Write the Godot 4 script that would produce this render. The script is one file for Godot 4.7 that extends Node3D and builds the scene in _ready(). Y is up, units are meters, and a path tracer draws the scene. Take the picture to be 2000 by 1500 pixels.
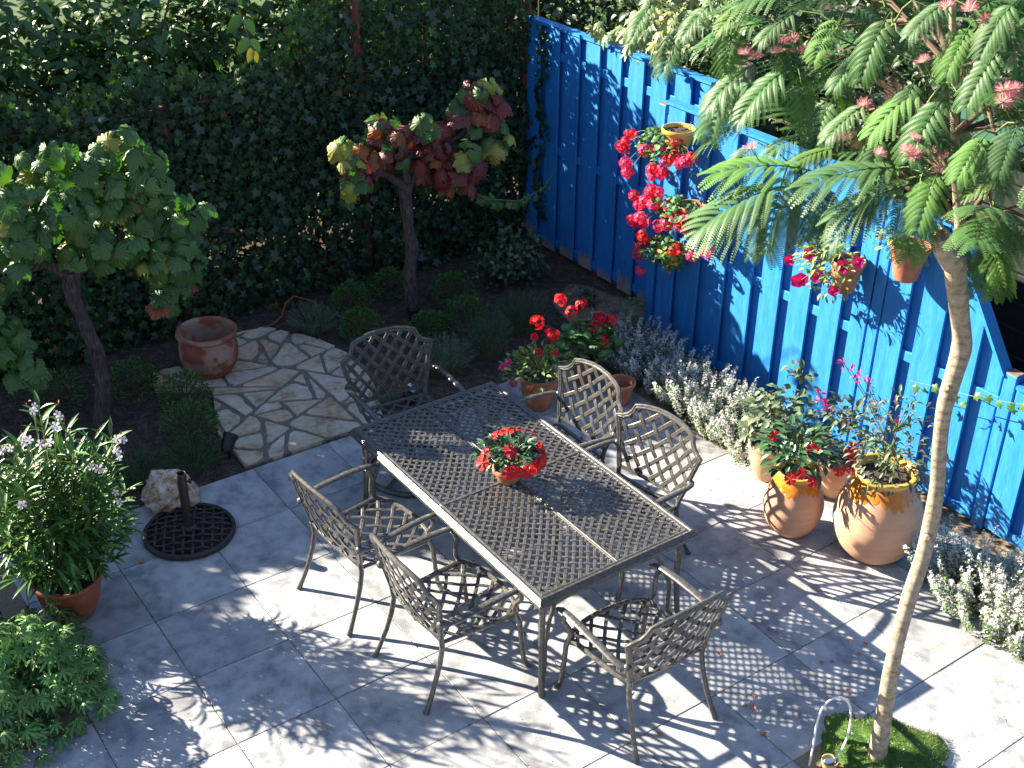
extends Node3D
# A walled garden seen from an upper window: patio of concrete slabs, cast table and chairs, blue board fence, ivy hedge.

var rng := RandomNumberGenerator.new()
var M := {}
var G := {}
var taken := {}


class MB:
	var v := PackedVector3Array()
	var uv := PackedVector2Array()
	var c := PackedColorArray()
	var ix := PackedInt32Array()
	var col := Color.WHITE
	var colored := false

	func p(a: Vector3, t := Vector2.ZERO) -> int:
		v.append(a)
		uv.append(t)
		c.append(col)
		return v.size() - 1

	func tri(a: int, b: int, d: int) -> void:
		ix.append(a)
		ix.append(b)
		ix.append(d)

	func quad(a: int, b: int, d: int, e: int) -> void:
		tri(a, b, d)
		tri(a, d, e)

	func face(pts: Array) -> void:
		var f := v.size()
		for q in pts:
			p(q)
		for k in range(1, pts.size() - 1):
			tri(f, f + k, f + k + 1)

	func tube(path: Array, rad, sides := 8, sq := 1.0, up := Vector3.ZERO, caps := true) -> void:
		var n := path.size()
		var first := v.size()
		var t0: Vector3 = (path[1] - path[0]).normalized()
		var bx := Vector3.UP.cross(t0) if absf(t0.y) < 0.9 else Vector3.RIGHT.cross(t0)
		bx = bx.normalized()
		var run := 0.0
		for k in n:
			var t: Vector3 = (path[mini(k + 1, n - 1)] - path[maxi(k - 1, 0)]).normalized()
			if up != Vector3.ZERO:
				bx = up.cross(t).normalized()
			else:
				bx = (bx - t * bx.dot(t)).normalized()
			var by := t.cross(bx)
			var r: float = rad[k] if rad is Array else rad
			if k > 0:
				run += path[k].distance_to(path[k - 1])
			for s in sides + 1:
				var a := TAU * s / sides
				p(path[k] + bx * cos(a) * r + by * sin(a) * r * sq, Vector2(float(s) / sides, run))
		for k in n - 1:
			for s in sides:
				var a := first + k * (sides + 1) + s
				quad(a, a + 1, a + sides + 2, a + sides + 1)
		if caps:
			for e in [0, n - 1]:
				var m := p(path[e])
				var f0 := v.size()
				for s in sides + 1:
					p(v[first + e * (sides + 1) + s])
				for s in sides:
					if e == 0:
						tri(m, f0 + s + 1, f0 + s)
					else:
						tri(m, f0 + s, f0 + s + 1)

	# a closed cross-section swept along a path; ups[k] is the section's own y; edges of the section stay sharp
	func sweep(path: Array, ups: Array, prof: Array, closed := false, caps := true) -> void:
		var n := path.size()
		var m := prof.size()
		var first := v.size()
		for k in n:
			var a: Vector3 = path[(k - 1 + n) % n] if closed or k > 0 else path[k]
			var b: Vector3 = path[(k + 1) % n] if closed or k < n - 1 else path[k]
			var t: Vector3 = (b - a).normalized()
			var up: Vector3 = ups[k] if ups.size() > 1 else ups[0]
			var side := t.cross(up).normalized()
			up = side.cross(t)
			for s in m:
				for e in 2:
					var q: Vector2 = prof[(s + e) % m]
					p(path[k] + side * q.x + up * q.y)
		for k in (n if closed else n - 1):
			var k2 := (k + 1) % n
			for s in m:
				var a := first + (k * m + s) * 2
				var b := first + (k2 * m + s) * 2
				quad(a, b, b + 1, a + 1)
		if caps and not closed:
			for e in [0, n - 1]:
				var pts := []
				for s in m:
					pts.append(v[first + (e * m + s) * 2])
				if e == 0:
					pts.reverse()
				face(pts)

	func lathe(prof: Array, seg := 32, at := Vector3.ZERO, wob := 0.0) -> void:
		var first := v.size()
		for k in prof.size():
			for s in seg + 1:
				var a := TAU * s / seg
				var r: float = prof[k].x * (1.0 + wob * sin(a * 3.0 + k * 0.7) + wob * 0.6 * sin(a * 5.0 - k * 0.4))
				p(at + Vector3(cos(a) * r, prof[k].y, sin(a) * r), Vector2(float(s) / seg, prof[k].y))
		for k in prof.size() - 1:
			for s in seg:
				var a := first + k * (seg + 1) + s
				quad(a, a + seg + 1, a + seg + 2, a + 1)

	func box(size: Vector3, bev := 0.003, at := Vector3.ZERO, turn := Basis.IDENTITY) -> void:
		var h := size / 2.0
		var i := h - Vector3.ONE * minf(bev, minf(h.x, minf(h.y, h.z)) * 0.9)
		var P := func(q: Vector3) -> Vector3: return at + turn * q
		for s in [-1.0, 1.0]:
			for ax in 3:
				var b := (ax + 1) % 3
				var d := (ax + 2) % 3
				var pts := []
				for w in [[-1, -1], [1, -1], [1, 1], [-1, 1]]:
					var q := Vector3.ZERO
					q[ax] = h[ax] * s
					q[b] = i[b] * w[0]
					q[d] = i[d] * w[1]
					pts.append(P.call(q))
				if s < 0:
					pts.reverse()
				face(pts)
				for s2 in [-1.0, 1.0]:
					var e := []
					for w in [[0, -1], [0, 1], [1, 1], [1, -1]]:
						var q := Vector3.ZERO
						q[ax] = (h[ax] if w[0] == 0 else i[ax]) * s
						q[b] = (i[b] if w[0] == 0 else h[b]) * s2
						q[d] = i[d] * w[1]
						e.append(P.call(q))
					if s * s2 > 0:
						e.reverse()
					face(e)
		for sx in [-1.0, 1.0]:
			for sy in [-1.0, 1.0]:
				for sz in [-1.0, 1.0]:
					var e := [P.call(Vector3(h.x * sx, i.y * sy, i.z * sz)), P.call(Vector3(i.x * sx, h.y * sy, i.z * sz)), P.call(Vector3(i.x * sx, i.y * sy, h.z * sz))]
					if sx * sy * sz < 0:
						e.reverse()
					face(e)

	# an outline (x, z) standing from y0 to y1 with a bevelled top edge
	func prism(poly: PackedVector2Array, y0: float, y1: float, bev: float, rough := 0.0) -> void:
		if Geometry2D.is_polygon_clockwise(poly):
			poly.reverse()
		var inn: PackedVector2Array = poly
		var o := Geometry2D.offset_polygon(poly, -bev)
		if o.size():
			var mid := Vector2.ZERO
			for q in poly:
				mid += q / poly.size()
			inn = PackedVector2Array()
			for q in poly:
				inn.append(q + (mid - q).normalized() * bev * 1.3)
		var n := poly.size()
		for k in n:
			var a := poly[k]
			var b := poly[(k + 1) % n]
			var ai := inn[k]
			var bi := inn[(k + 1) % n]
			face([Vector3(b.x, y0, b.y), Vector3(a.x, y0, a.y), Vector3(a.x, y1 - bev * 0.7, a.y), Vector3(b.x, y1 - bev * 0.7, b.y)])
			face([Vector3(b.x, y1 - bev * 0.7, b.y), Vector3(a.x, y1 - bev * 0.7, a.y), Vector3(ai.x, y1, ai.y), Vector3(bi.x, y1, bi.y)])
		var t := Geometry2D.triangulate_polygon(inn)
		var f := v.size()
		for q in inn:
			p(Vector3(q.x, y1 + rough * sin(q.x * 37.0 + q.y * 53.0), q.y))
		for k in range(0, t.size(), 3):
			if (inn[t[k + 1]] - inn[t[k]]).cross(inn[t[k + 2]] - inn[t[k]]) > 0:
				tri(f + t[k], f + t[k + 2], f + t[k + 1])
			else:
				tri(f + t[k], f + t[k + 1], f + t[k + 2])

	# a leaf whose outline is given in polar form round the stalk's end: [degrees from the tip, radius]
	func polar(pts: Array, cup: float, ripple := 0.0, size := 1.0, seed := 0.0) -> void:
		var o := p(Vector3.ZERO)
		var n := pts.size()
		var f := v.size()
		for k in n:
			var a: float = deg_to_rad(pts[k][0])
			var r: float = pts[k][1] * size
			for h in [0.55, 1.0]:
				var q := Vector3(sin(a) * r * h, cos(a) * r * h, 0)
				q.z = -cup * r * h * r * h / size + ripple * size * h * sin(k * 2.4 + seed)
				p(q)
		for k in n - 1:
			var a := f + k * 2
			tri(o, a, a + 2)
			quad(a, a + 1, a + 3, a + 2)

	# a simple leaf along +y: half-width w(t), folded along its midrib and curling down towards its tip
	func blade(length: float, width: float, segs := 4, fold := 0.25, curl := 0.3, belly := 0.45, at := Transform3D.IDENTITY) -> void:
		var f := v.size()
		for k in segs + 1:
			var t := float(k) / segs
			var w := width * 0.5 * pow(sin(PI * pow(t, log(0.5) / log(belly))), 0.8) if t > 0 and t < 1 else 0.0
			var y := length * t * (1.0 - curl * 0.15 * t)
			var z := -curl * length * t * t
			p(at * Vector3(-w, y, z + w * fold * 2.0))
			p(at * Vector3(0, y, z))
			p(at * Vector3(w, y, z + w * fold * 2.0))
		for k in segs:
			var a := f + k * 3
			quad(a, a + 1, a + 4, a + 3)
			quad(a + 1, a + 2, a + 5, a + 4)

	func done() -> ArrayMesh:
		var n := PackedVector3Array()
		n.resize(v.size())
		for k in range(0, ix.size(), 3):
			var a := ix[k]
			var b := ix[k + 1]
			var d := ix[k + 2]
			var f := (v[b] - v[a]).cross(v[d] - v[a])
			n[a] += f
			n[b] += f
			n[d] += f
		for k in n.size():
			n[k] = n[k].normalized() if n[k].length_squared() > 1e-20 else Vector3.UP
		var flip := PackedInt32Array()
		flip.resize(ix.size())
		for k in range(0, ix.size(), 3):
			flip[k] = ix[k]
			flip[k + 1] = ix[k + 2]
			flip[k + 2] = ix[k + 1]
		var arr := []
		arr.resize(Mesh.ARRAY_MAX)
		arr[Mesh.ARRAY_VERTEX] = v
		arr[Mesh.ARRAY_NORMAL] = n
		arr[Mesh.ARRAY_TEX_UV] = uv
		if colored:
			arr[Mesh.ARRAY_COLOR] = c
		arr[Mesh.ARRAY_INDEX] = flip
		var m := ArrayMesh.new()
		m.add_surface_from_arrays(Mesh.PRIMITIVE_TRIANGLES, arr)
		return m


# ---------- names and things ----------
func numbered(called: String) -> String:
	if not taken.has(called):
		taken[called] = 0
		return called
	taken[called] += 1
	return "%s_%03d" % [called, taken[called]]


func thing(called: String, label: String, category: String, at := Vector3.ZERO, turn := 0.0, group := "") -> Node3D:
	var o := Node3D.new()
	o.name = numbered(called)
	add_child(o)
	o.position = at
	o.rotation.y = turn
	o.set_meta("label", label)
	o.set_meta("category", category)
	if group:
		o.set_meta("group", group)
	return o


func obj(called: String, mesh: Mesh, m: Material, parent: Node3D, at := Transform3D.IDENTITY) -> MeshInstance3D:
	var o := MeshInstance3D.new()
	if parent == self:
		o.name = numbered(called)
	else:
		var k: int = parent.get_meta("_n_" + called, 0)
		o.name = called if k == 0 else "%s_%03d" % [called, k]
		parent.set_meta("_n_" + called, k + 1)
	o.mesh = mesh
	o.material_override = m
	o.transform = at
	parent.add_child(o)
	return o


func setting(called: String, mesh: Mesh, m: Material) -> MeshInstance3D:
	var o := obj(called, mesh, m, self)
	o.set_meta("kind", "structure")
	return o


func tag(o: Node3D, label: String, category: String, group := "") -> Node3D:
	o.set_meta("label", label)
	o.set_meta("category", category)
	if group:
		o.set_meta("group", group)
	return o


func many(called: String, mesh: Mesh, m: Material, parent: Node3D, where: Array, tints: Array = []) -> MultiMeshInstance3D:
	var mm := MultiMesh.new()
	mm.transform_format = MultiMesh.TRANSFORM_3D
	mm.use_colors = tints.size() > 0
	mm.mesh = mesh
	mm.instance_count = where.size()
	for k in where.size():
		mm.set_instance_transform(k, where[k])
		if tints.size():
			mm.set_instance_color(k, tints[k])
	var o := MultiMeshInstance3D.new()
	o.name = called if parent != self else numbered(called)
	o.multimesh = mm
	o.material_override = m
	o.set_meta("kind", "stuff")
	parent.add_child(o)
	return o


# ---------- chance and frames ----------
func rr(a: float, b: float) -> float:
	return rng.randf_range(a, b)


func rdir() -> Vector3:
	var z := rr(-1, 1)
	var a := rr(0, TAU)
	var s := sqrt(1.0 - z * z)
	return Vector3(s * cos(a), z, s * sin(a))


func frame(dir: Vector3, nrm: Vector3, at := Vector3.ZERO, size := 1.0) -> Transform3D:
	var y := dir.normalized()
	var x := y.cross(nrm)
	if x.length_squared() < 1e-6:
		x = y.cross(Vector3(0.3, 0.9, 0.2))
	x = x.normalized()
	return Transform3D(Basis(x * size, y * size, x.cross(y) * size), at)


func pick(a: Array):
	return a[rng.randi() % a.size()]


func tint(base: Color, spread: float) -> Color:
	var k := rr(1.0 - spread, 1.0 + spread)
	return Color(base.r * k * rr(0.85, 1.2), base.g * k, base.b * k * rr(0.8, 1.2))


# ---------- textures and materials; colours are linear base colours ----------
func tex(size: int, layers: Array, ramp: Array, pits := 0.0, pit := Color.BLACK, seed := 1) -> ImageTexture:
	var maps := []
	var total := 0.0
	for l in layers:
		var n := FastNoiseLite.new()
		n.seed = seed + maps.size() * 17
		n.noise_type = l[0]
		n.frequency = l[1]
		n.fractal_type = FastNoiseLite.FRACTAL_FBM if l[2] > 1 else FastNoiseLite.FRACTAL_NONE
		n.fractal_octaves = l[2]
		maps.append(n.get_seamless_image(size, size).get_data())
		total += l[3]
	var speck := PackedByteArray()
	if pits > 0.0:
		var n := FastNoiseLite.new()
		n.seed = seed + 99
		n.noise_type = FastNoiseLite.TYPE_SIMPLEX
		n.frequency = 0.13
		speck = n.get_seamless_image(size, size).get_data()
	var gr := Gradient.new()
	gr.offsets = PackedFloat32Array(ramp.map(func(r): return r[0]))
	gr.colors = PackedColorArray(ramp.map(func(r): return r[1].linear_to_srgb()))
	var lut := []
	for k in 256:
		var q := gr.sample(k / 255.0)
		lut.append([int(q.r * 255), int(q.g * 255), int(q.b * 255)])
	var ps := pit.linear_to_srgb()
	var pb := [int(ps.r * 255), int(ps.g * 255), int(ps.b * 255)]
	var limit := int(255 * (1.0 - pits))
	var out := PackedByteArray()
	out.resize(size * size * 3)
	var w := []
	for l in layers:
		w.append(l[3] / total)
	for k in size * size:
		var s := 0.0
		for j in maps.size():
			s += maps[j][k] * w[j]
		var q: Array = lut[clampi(int(s), 0, 255)]
		if pits > 0.0 and speck[k] > limit:
			q = pb
		out[k * 3] = q[0]
		out[k * 3 + 1] = q[1]
		out[k * 3 + 2] = q[2]
	return ImageTexture.create_from_image(Image.create_from_data(size, size, false, Image.FORMAT_RGB8, out))


func mat(col: Color, rough := 0.8, spec := 0.5, metal := 0.0) -> StandardMaterial3D:
	var m := StandardMaterial3D.new()
	m.albedo_color = col.linear_to_srgb()
	m.roughness = rough
	m.metallic_specular = spec
	m.metallic = metal
	m.cull_mode = BaseMaterial3D.CULL_DISABLED
	return m


func texmat(t: Texture2D, scale: float, rough := 0.85, relief := 0.0, height: Texture2D = null, world := true, stretch := Vector3.ONE) -> StandardMaterial3D:
	var m := mat(Color.WHITE, rough)
	m.albedo_texture = t
	m.uv1_triplanar = true
	m.uv1_world_triplanar = world
	m.uv1_scale = stretch * scale
	if relief > 0.0:
		m.heightmap_enabled = true
		m.heightmap_texture = height if height else t
		m.heightmap_scale = relief
	return m


func leafmat(col: Color, rough := 0.45, through := 0.7, spec := 0.5) -> StandardMaterial3D:
	var m := mat(col, rough, spec)
	if through > 0.0:
		m.backlight_enabled = true
		# light that has passed through a leaf: its own hue, a little yellower
		var top := maxf(col.r, maxf(col.g, col.b))
		var k := through * (0.38 if col != Color.WHITE else 1.0)
		m.backlight = Color(minf(1.0, col.r / top * 1.25), col.g / top, col.b / top * 0.6) * k if col != Color.WHITE else Color(0.95, 1.0, 0.6) * k
	return m


func leafset(base: Color, n: int, spread: float, rough := 0.45, through := 0.7) -> Array:
	var out := []
	for k in n:
		out.append(leafmat(tint(base, spread), rough * rr(0.85, 1.2), through))
	return out


# ---------- the scene ----------
func _ready() -> void:
	rng.seed = 4711
	make_camera_and_light()
	make_materials()
	make_leaf_shapes()
	make_ground()
	make_patio()
	make_stone_path()
	make_fences()
	make_ivy_hedge()
	make_plants_behind()
	make_table()
	make_chairs()
	make_umbrella_base()
	make_rock()
	make_vines()
	make_mimosa()
	make_border_plants()
	make_calamint()
	make_potted_plants()
	make_wall_pots()
	make_cranesbill()
	make_small_things()
	make_grit()


func make_camera_and_light() -> void:
	var cam := Camera3D.new()
	cam.name = "camera"
	cam.transform = Transform3D(Basis(Vector3(0.81896, 0.00883, 0.57378), Vector3(0.28263, 0.86399, -0.4167), Vector3(-0.49942, 0.50343, 0.70508)).orthonormalized(), Vector3(-1.62844, 5.12566, 6.03939))
	cam.fov = 34.07
	cam.near = 0.1
	cam.far = 500.0
	add_child(cam)
	cam.current = true
	var sky := ProceduralSkyMaterial.new()
	sky.sky_top_color = Color(0.46, 0.57, 0.76)
	sky.sky_horizon_color = Color(0.74, 0.8, 0.88)
	sky.sky_curve = 0.12
	sky.ground_bottom_color = Color(0.2, 0.19, 0.16)
	sky.ground_horizon_color = Color(0.5, 0.52, 0.5)
	sky.sky_energy_multiplier = 0.58
	sky.sun_angle_max = 12.0
	var env := Environment.new()
	env.background_mode = Environment.BG_SKY
	env.sky = Sky.new()
	env.sky.sky_material = sky
	env.tonemap_mode = Environment.TONE_MAPPER_LINEAR
	env.tonemap_exposure = 4.4
	env.sdfgi_enabled = true
	env.ssao_enabled = true
	env.ssil_enabled = true
	var we := WorldEnvironment.new()
	we.name = "environment"
	we.environment = env
	add_child(we)
	var sun := DirectionalLight3D.new()
	sun.name = "sun"
	sun.light_energy = 1.6
	sun.light_color = Color(1.0, 0.955, 0.88)
	sun.light_angular_distance = 0.5
	sun.shadow_enabled = true
	add_child(sun)
	sun.look_at_from_position(Vector3.ZERO, Vector3(0.814, -0.71, 1.231), Vector3.UP)


func make_materials() -> void:
	var S := FastNoiseLite.TYPE_SIMPLEX_SMOOTH
	var V := FastNoiseLite.TYPE_VALUE_CUBIC
	var slab := tex(1024, [[S, 0.004, 4, 1.0], [S, 0.015, 4, 0.7], [V, 0.35, 1, 0.35]], [[0.25, Color(0.23, 0.237, 0.25)], [0.45, Color(0.38, 0.384, 0.388)], [0.72, Color(0.53, 0.525, 0.51)]], 0.085, Color(0.13, 0.13, 0.13), 5)
	for k in 4:
		var m := texmat(slab, [0.62, 0.55, 0.7, 0.58][k], 0.82, 0.12)
		m.uv1_offset = Vector3(k * 0.37, k * 0.21, k * 0.53)
		var t: float = [1.0, 0.9, 0.96, 0.8][k]
		m.albedo_color = Color(t, t, t * 1.01).clamp().linear_to_srgb()
		M["slab%d" % k] = m
	M.sand = texmat(tex(256, [[V, 0.2, 2, 1.0]], [[0.2, Color(0.12, 0.095, 0.06)], [0.8, Color(0.34, 0.28, 0.18)]], 0.0, Color.BLACK, 8), 6.0, 0.95)
	var soil := tex(1024, [[S, 0.01, 4, 0.6], [V, 0.09, 3, 1.0]], [[0.25, Color(0.018, 0.013, 0.009)], [0.5, Color(0.055, 0.04, 0.028)], [0.72, Color(0.12, 0.09, 0.065)]], 0.04, Color(0.2, 0.17, 0.13), 12)
	M.soil = texmat(soil, 0.9, 0.95, 0.8)
	var dry := tex(512, [[S, 0.012, 4, 0.6], [V, 0.12, 3, 1.0]], [[0.25, Color(0.09, 0.065, 0.04)], [0.5, Color(0.2, 0.15, 0.1)], [0.75, Color(0.33, 0.26, 0.18)]], 0.05, Color(0.42, 0.36, 0.28), 13)
	M.dry_soil = texmat(dry, 1.1, 0.95, 0.7)
	M.pot_soil = texmat(soil, 4.0, 0.95, 0.6)
	M.lawn = texmat(tex(256, [[V, 0.1, 3, 1.0]], [[0.2, Color(0.04, 0.075, 0.02)], [0.8, Color(0.08, 0.13, 0.035)]], 0.0, Color.BLACK, 21), 0.8, 0.9)
	var lime := tex(512, [[S, 0.006, 4, 1.0], [S, 0.03, 4, 0.8], [V, 0.25, 2, 0.35]], [[0.22, Color(0.36, 0.25, 0.13)], [0.42, Color(0.56, 0.46, 0.33)], [0.7, Color(0.7, 0.63, 0.52)]], 0.05, Color(0.2, 0.16, 0.11), 31)
	for k in 4:
		var m := texmat(lime, [1.1, 0.9, 1.3, 1.0][k], 0.85, 0.5)
		m.uv1_offset = Vector3(k * 0.31, 0.4 * k, k * 0.17)
		var t := [Color(1, 1, 1), Color(0.98, 0.95, 0.9), Color(0.9, 0.9, 0.9), Color(0.98, 0.88, 0.76)]
		m.albedo_color = t[k].linear_to_srgb()
		M["stone%d" % k] = m
	M.mortar = texmat(tex(256, [[V, 0.12, 3, 1.0]], [[0.2, Color(0.15, 0.12, 0.1)], [0.8, Color(0.28, 0.235, 0.2)]], 0.0, Color.BLACK, 33), 3.0, 0.95, 0.3)
	M.rock = texmat(tex(512, [[S, 0.008, 5, 1.0], [S, 0.04, 4, 0.6]], [[0.3, Color(0.22, 0.11, 0.035)], [0.45, Color(0.42, 0.27, 0.13)], [0.56, Color(0.58, 0.46, 0.36)], [0.72, Color(0.72, 0.66, 0.6)]], 0.03, Color(0.16, 0.1, 0.06), 35), 2.6, 0.85, 1.2)
	# blue paint on planed boards: fine upright grain
	for k in 3:
		var b := tex(512, [[S, 0.01, 3, 0.7], [V, 0.12, 2, 1.0]], [[0.25, Color(0.014, 0.175, 0.5)], [0.5, Color(0.021, 0.215, 0.58)], [0.75, Color(0.038, 0.255, 0.63)]], 0.012, Color(0.02, 0.06, 0.2), 41 + k)
		M["blue%d" % k] = texmat(b, 1.0, 0.55, 0.05, null, true, Vector3(3.0, 0.35, 3.0))
		M["blue%d" % k].uv1_offset = Vector3(0.3 * k, 0.7 * k, 0.1 * k)
	M.splash = texmat(tex(512, [[S, 0.01, 4, 1.0], [V, 0.1, 3, 0.7]], [[0.25, Color(0.24, 0.22, 0.24)], [0.6, Color(0.36, 0.31, 0.26)], [0.8, Color(0.45, 0.38, 0.3)]], 0.0, Color.BLACK, 47), 2.0, 0.9)
	M.bare_wood = texmat(tex(256, [[V, 0.08, 3, 1.0]], [[0.2, Color(0.12, 0.08, 0.06)], [0.8, Color(0.28, 0.2, 0.16)]], 0.0, Color.BLACK, 48), 2.0, 0.8)
	M.post_wood = texmat(tex(256, [[V, 0.06, 3, 1.0]], [[0.2, Color(0.1, 0.028, 0.016)], [0.8, Color(0.24, 0.075, 0.045)]], 0.0, Color.BLACK, 49), 1.0, 0.75, 0.1, null, true, Vector3(6, 0.6, 6))
	# cast metal with a rubbed bronze finish
	var br := tex(512, [[S, 0.02, 4, 1.0], [V, 0.25, 2, 0.9]], [[0.25, Color(0.04, 0.038, 0.034)], [0.5, Color(0.09, 0.085, 0.074)], [0.75, Color(0.175, 0.164, 0.14)]], 0.0, Color.BLACK, 51)
	M.bronze = texmat(br, 3.0, 0.42, 0.0)
	M.bronze.metallic = 0.25
	M.bronze.clearcoat_enabled = true
	M.bronze.clearcoat = 0.6
	M.bronze.clearcoat_roughness = 0.22
	M.cast_iron = texmat(tex(256, [[S, 0.03, 4, 1.0]], [[0.25, Color(0.018, 0.014, 0.012)], [0.75, Color(0.06, 0.045, 0.036)]], 0.0, Color.BLACK, 53), 4.0, 0.45)
	M.badge = mat(Color(0.6, 0.58, 0.52), 0.4)
	M.black = mat(Color(0.012, 0.012, 0.014), 0.4)
	M.wire = mat(Color(0.16, 0.05, 0.02), 0.7)
	M.orange_cord = mat(Color(0.42, 0.1, 0.02), 0.5)
	M.white_plastic = mat(Color(0.78, 0.78, 0.8), 0.55)
	M.cream_plastic = mat(Color(0.45, 0.36, 0.16), 0.6)
	M.tag_blue = mat(Color(0.15, 0.42, 0.75), 0.4)
	M.tag_white = mat(Color(0.75, 0.76, 0.78), 0.4)
	# fired clay
	var ter := [[0.25, Color(0.3, 0.1, 0.05)], [0.5, Color(0.4, 0.15, 0.08)], [0.75, Color(0.5, 0.22, 0.13)]]
	M.terracotta = texmat(tex(512, [[S, 0.008, 4, 1.0], [V, 0.2, 2, 0.4]], ter, 0.0, Color.BLACK, 61), 2.5, 0.8)
	var tan := [[0.25, Color(0.54, 0.285, 0.165)], [0.5, Color(0.58, 0.315, 0.185)], [0.75, Color(0.61, 0.345, 0.21)]]
	M.tan_clay = texmat(tex(512, [[S, 0.006, 4, 1.0], [V, 0.16, 2, 0.4]], tan, 0.01, Color(0.3, 0.15, 0.08), 62), 2.0, 0.78, 0.02, null, true, Vector3(0.6, 3.0, 0.6))
	M.old_clay = texmat(tex(512, [[S, 0.005, 5, 1.0], [S, 0.02, 3, 0.4]], [[0.3, Color(0.26, 0.075, 0.035)], [0.48, Color(0.33, 0.1, 0.05)], [0.52, Color(0.42, 0.28, 0.2)], [0.8, Color(0.5, 0.38, 0.28)]], 0.0, Color.BLACK, 63), 0.8, 0.85)
	M.red_clay = texmat(tex(256, [[S, 0.008, 4, 1.0]], [[0.25, Color(0.26, 0.07, 0.03)], [0.75, Color(0.36, 0.11, 0.055)]], 0.0, Color.BLACK, 64), 2.5, 0.5)
	M.glaze = texmat(tex(256, [[S, 0.02, 4, 1.0]], [[0.3, Color(0.5, 0.14, 0.01)], [0.7, Color(0.62, 0.24, 0.02)]], 0.0, Color.BLACK, 65), 3.0, 0.2)
	M.glaze_yellow = texmat(tex(256, [[S, 0.02, 4, 1.0]], [[0.3, Color(0.56, 0.33, 0.05)], [0.7, Color(0.66, 0.43, 0.1)]], 0.0, Color.BLACK, 66), 3.0, 0.2)
	# bark
	var bark := tex(512, [[S, 0.02, 4, 1.0], [V, 0.1, 3, 0.8]], [[0.25, Color(0.022, 0.015, 0.013)], [0.5, Color(0.09, 0.065, 0.056)], [0.75, Color(0.24, 0.185, 0.165)]], 0.0, Color.BLACK, 71)
	M.vine_bark = texmat(bark, 1.0, 0.9, 3.0, null, true, Vector3(8, 0.8, 8))
	var smooth_bark := tex(512, [[S, 0.012, 4, 1.0], [V, 0.2, 3, 0.8]], [[0.25, Color(0.15, 0.115, 0.075)], [0.5, Color(0.33, 0.275, 0.19)], [0.75, Color(0.46, 0.4, 0.29)]], 0.05, Color(0.09, 0.065, 0.04), 72)
	M.pale_bark = texmat(smooth_bark, 3.0, 0.8, 0.35, null, true, Vector3(1, 1.2, 1))
	M.dark_bark = texmat(bark, 3.0, 0.9, 0.6)
	M.twig = mat(Color(0.12, 0.075, 0.045), 0.8)
	M.green_twig = mat(Color(0.12, 0.18, 0.05), 0.7)
	M.shed = texmat(tex(256, [[V, 0.06, 3, 1.0]], [[0.2, Color(0.006, 0.009, 0.007)], [0.8, Color(0.016, 0.022, 0.017)]], 0.0, Color.BLACK, 75), 1.0, 0.8)  # near-black: the shade of a dark interior put into the wall colour
	M.shed_trim = mat(Color(0.03, 0.11, 0.07), 0.6)
	# foliage
	M.ivy = leafset(Color(0.024, 0.055, 0.028), 5, 0.3, 0.4, 0.25)
	M.ivy_new = leafset(Color(0.06, 0.15, 0.03), 3, 0.25, 0.42, 0.8)
	M.tinted_leaf = leafmat(Color.WHITE, 0.45, 0.6)
	M.tinted_leaf.vertex_color_use_as_albedo = true
	M.tinted_ivy = leafmat(Color.WHITE, 0.45, 0.5, 0.32)
	M.tinted_ivy.vertex_color_use_as_albedo = true
	M.tinted_matt = leafmat(Color.WHITE, 0.7, 0.4)
	M.tinted_matt.vertex_color_use_as_albedo = true
	M.shrub = leafset(Color(0.06, 0.14, 0.034), 5, 0.25, 0.45, 0.5)
	M.grape = leafset(Color(0.06, 0.14, 0.03), 6, 0.25, 0.48, 0.9)
	M.grape_yellow = leafset(Color(0.24, 0.27, 0.04), 3, 0.2, 0.5, 0.8)
	M.grape_red = leafset(Color(0.15, 0.03, 0.022), 6, 0.4, 0.45, 0.7)
	M.grape_orange = leafset(Color(0.3, 0.08, 0.02), 2, 0.2, 0.5, 0.7)
	M.maple = leafset(Color(0.2, 0.26, 0.1), 4, 0.15, 0.5, 0.6)
	M.mimosa = leafset(Color(0.05, 0.125, 0.045), 4, 0.2, 0.55, 0.5)
	M.mimosa_light = leafset(Color(0.09, 0.185, 0.04), 3, 0.15, 0.55, 0.8)
	for m in M.mimosa + M.mimosa_light:
		m.metallic_specular = 0.35
	M.oleander = leafset(Color(0.065, 0.16, 0.032), 5, 0.25, 0.38, 0.7)
	M.cranesbill = leafset(Color(0.1, 0.23, 0.055), 5, 0.22, 0.5, 0.7)
	M.impatiens = leafset(Color(0.045, 0.1, 0.042), 5, 0.3, 0.3, 0.25)
	M.rose = leafset(Color(0.09, 0.14, 0.06), 4, 0.25, 0.45, 0.6)
	M.purple_leaf = leafset(Color(0.07, 0.06, 0.05), 4, 0.3, 0.5, 0.5)
	M.petunia_leaf = leafset(Color(0.2, 0.27, 0.06), 4, 0.2, 0.6, 0.7)
	M.pelargonium = leafset(Color(0.06, 0.16, 0.04), 4, 0.2, 0.6, 0.6)
	M.fern_leaf = leafset(Color(0.13, 0.24, 0.035), 4, 0.2, 0.6, 0.7)
	M.red_petal = [leafmat(Color(0.62, 0.012, 0.02), 0.6, 0.5), leafmat(Color(0.72, 0.02, 0.02), 0.6, 0.5), leafmat(Color(0.5, 0.008, 0.02), 0.6, 0.5)]
	M.pink_petal = [leafmat(Color(0.74, 0.03, 0.13), 0.6, 0.5), leafmat(Color(0.66, 0.02, 0.08), 0.6, 0.5), leafmat(Color(0.78, 0.07, 0.2), 0.6, 0.5)]
	M.magenta_petal = [leafmat(Color(0.62, 0.01, 0.2), 0.6, 0.5), leafmat(Color(0.7, 0.03, 0.28), 0.6, 0.5)]
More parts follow.
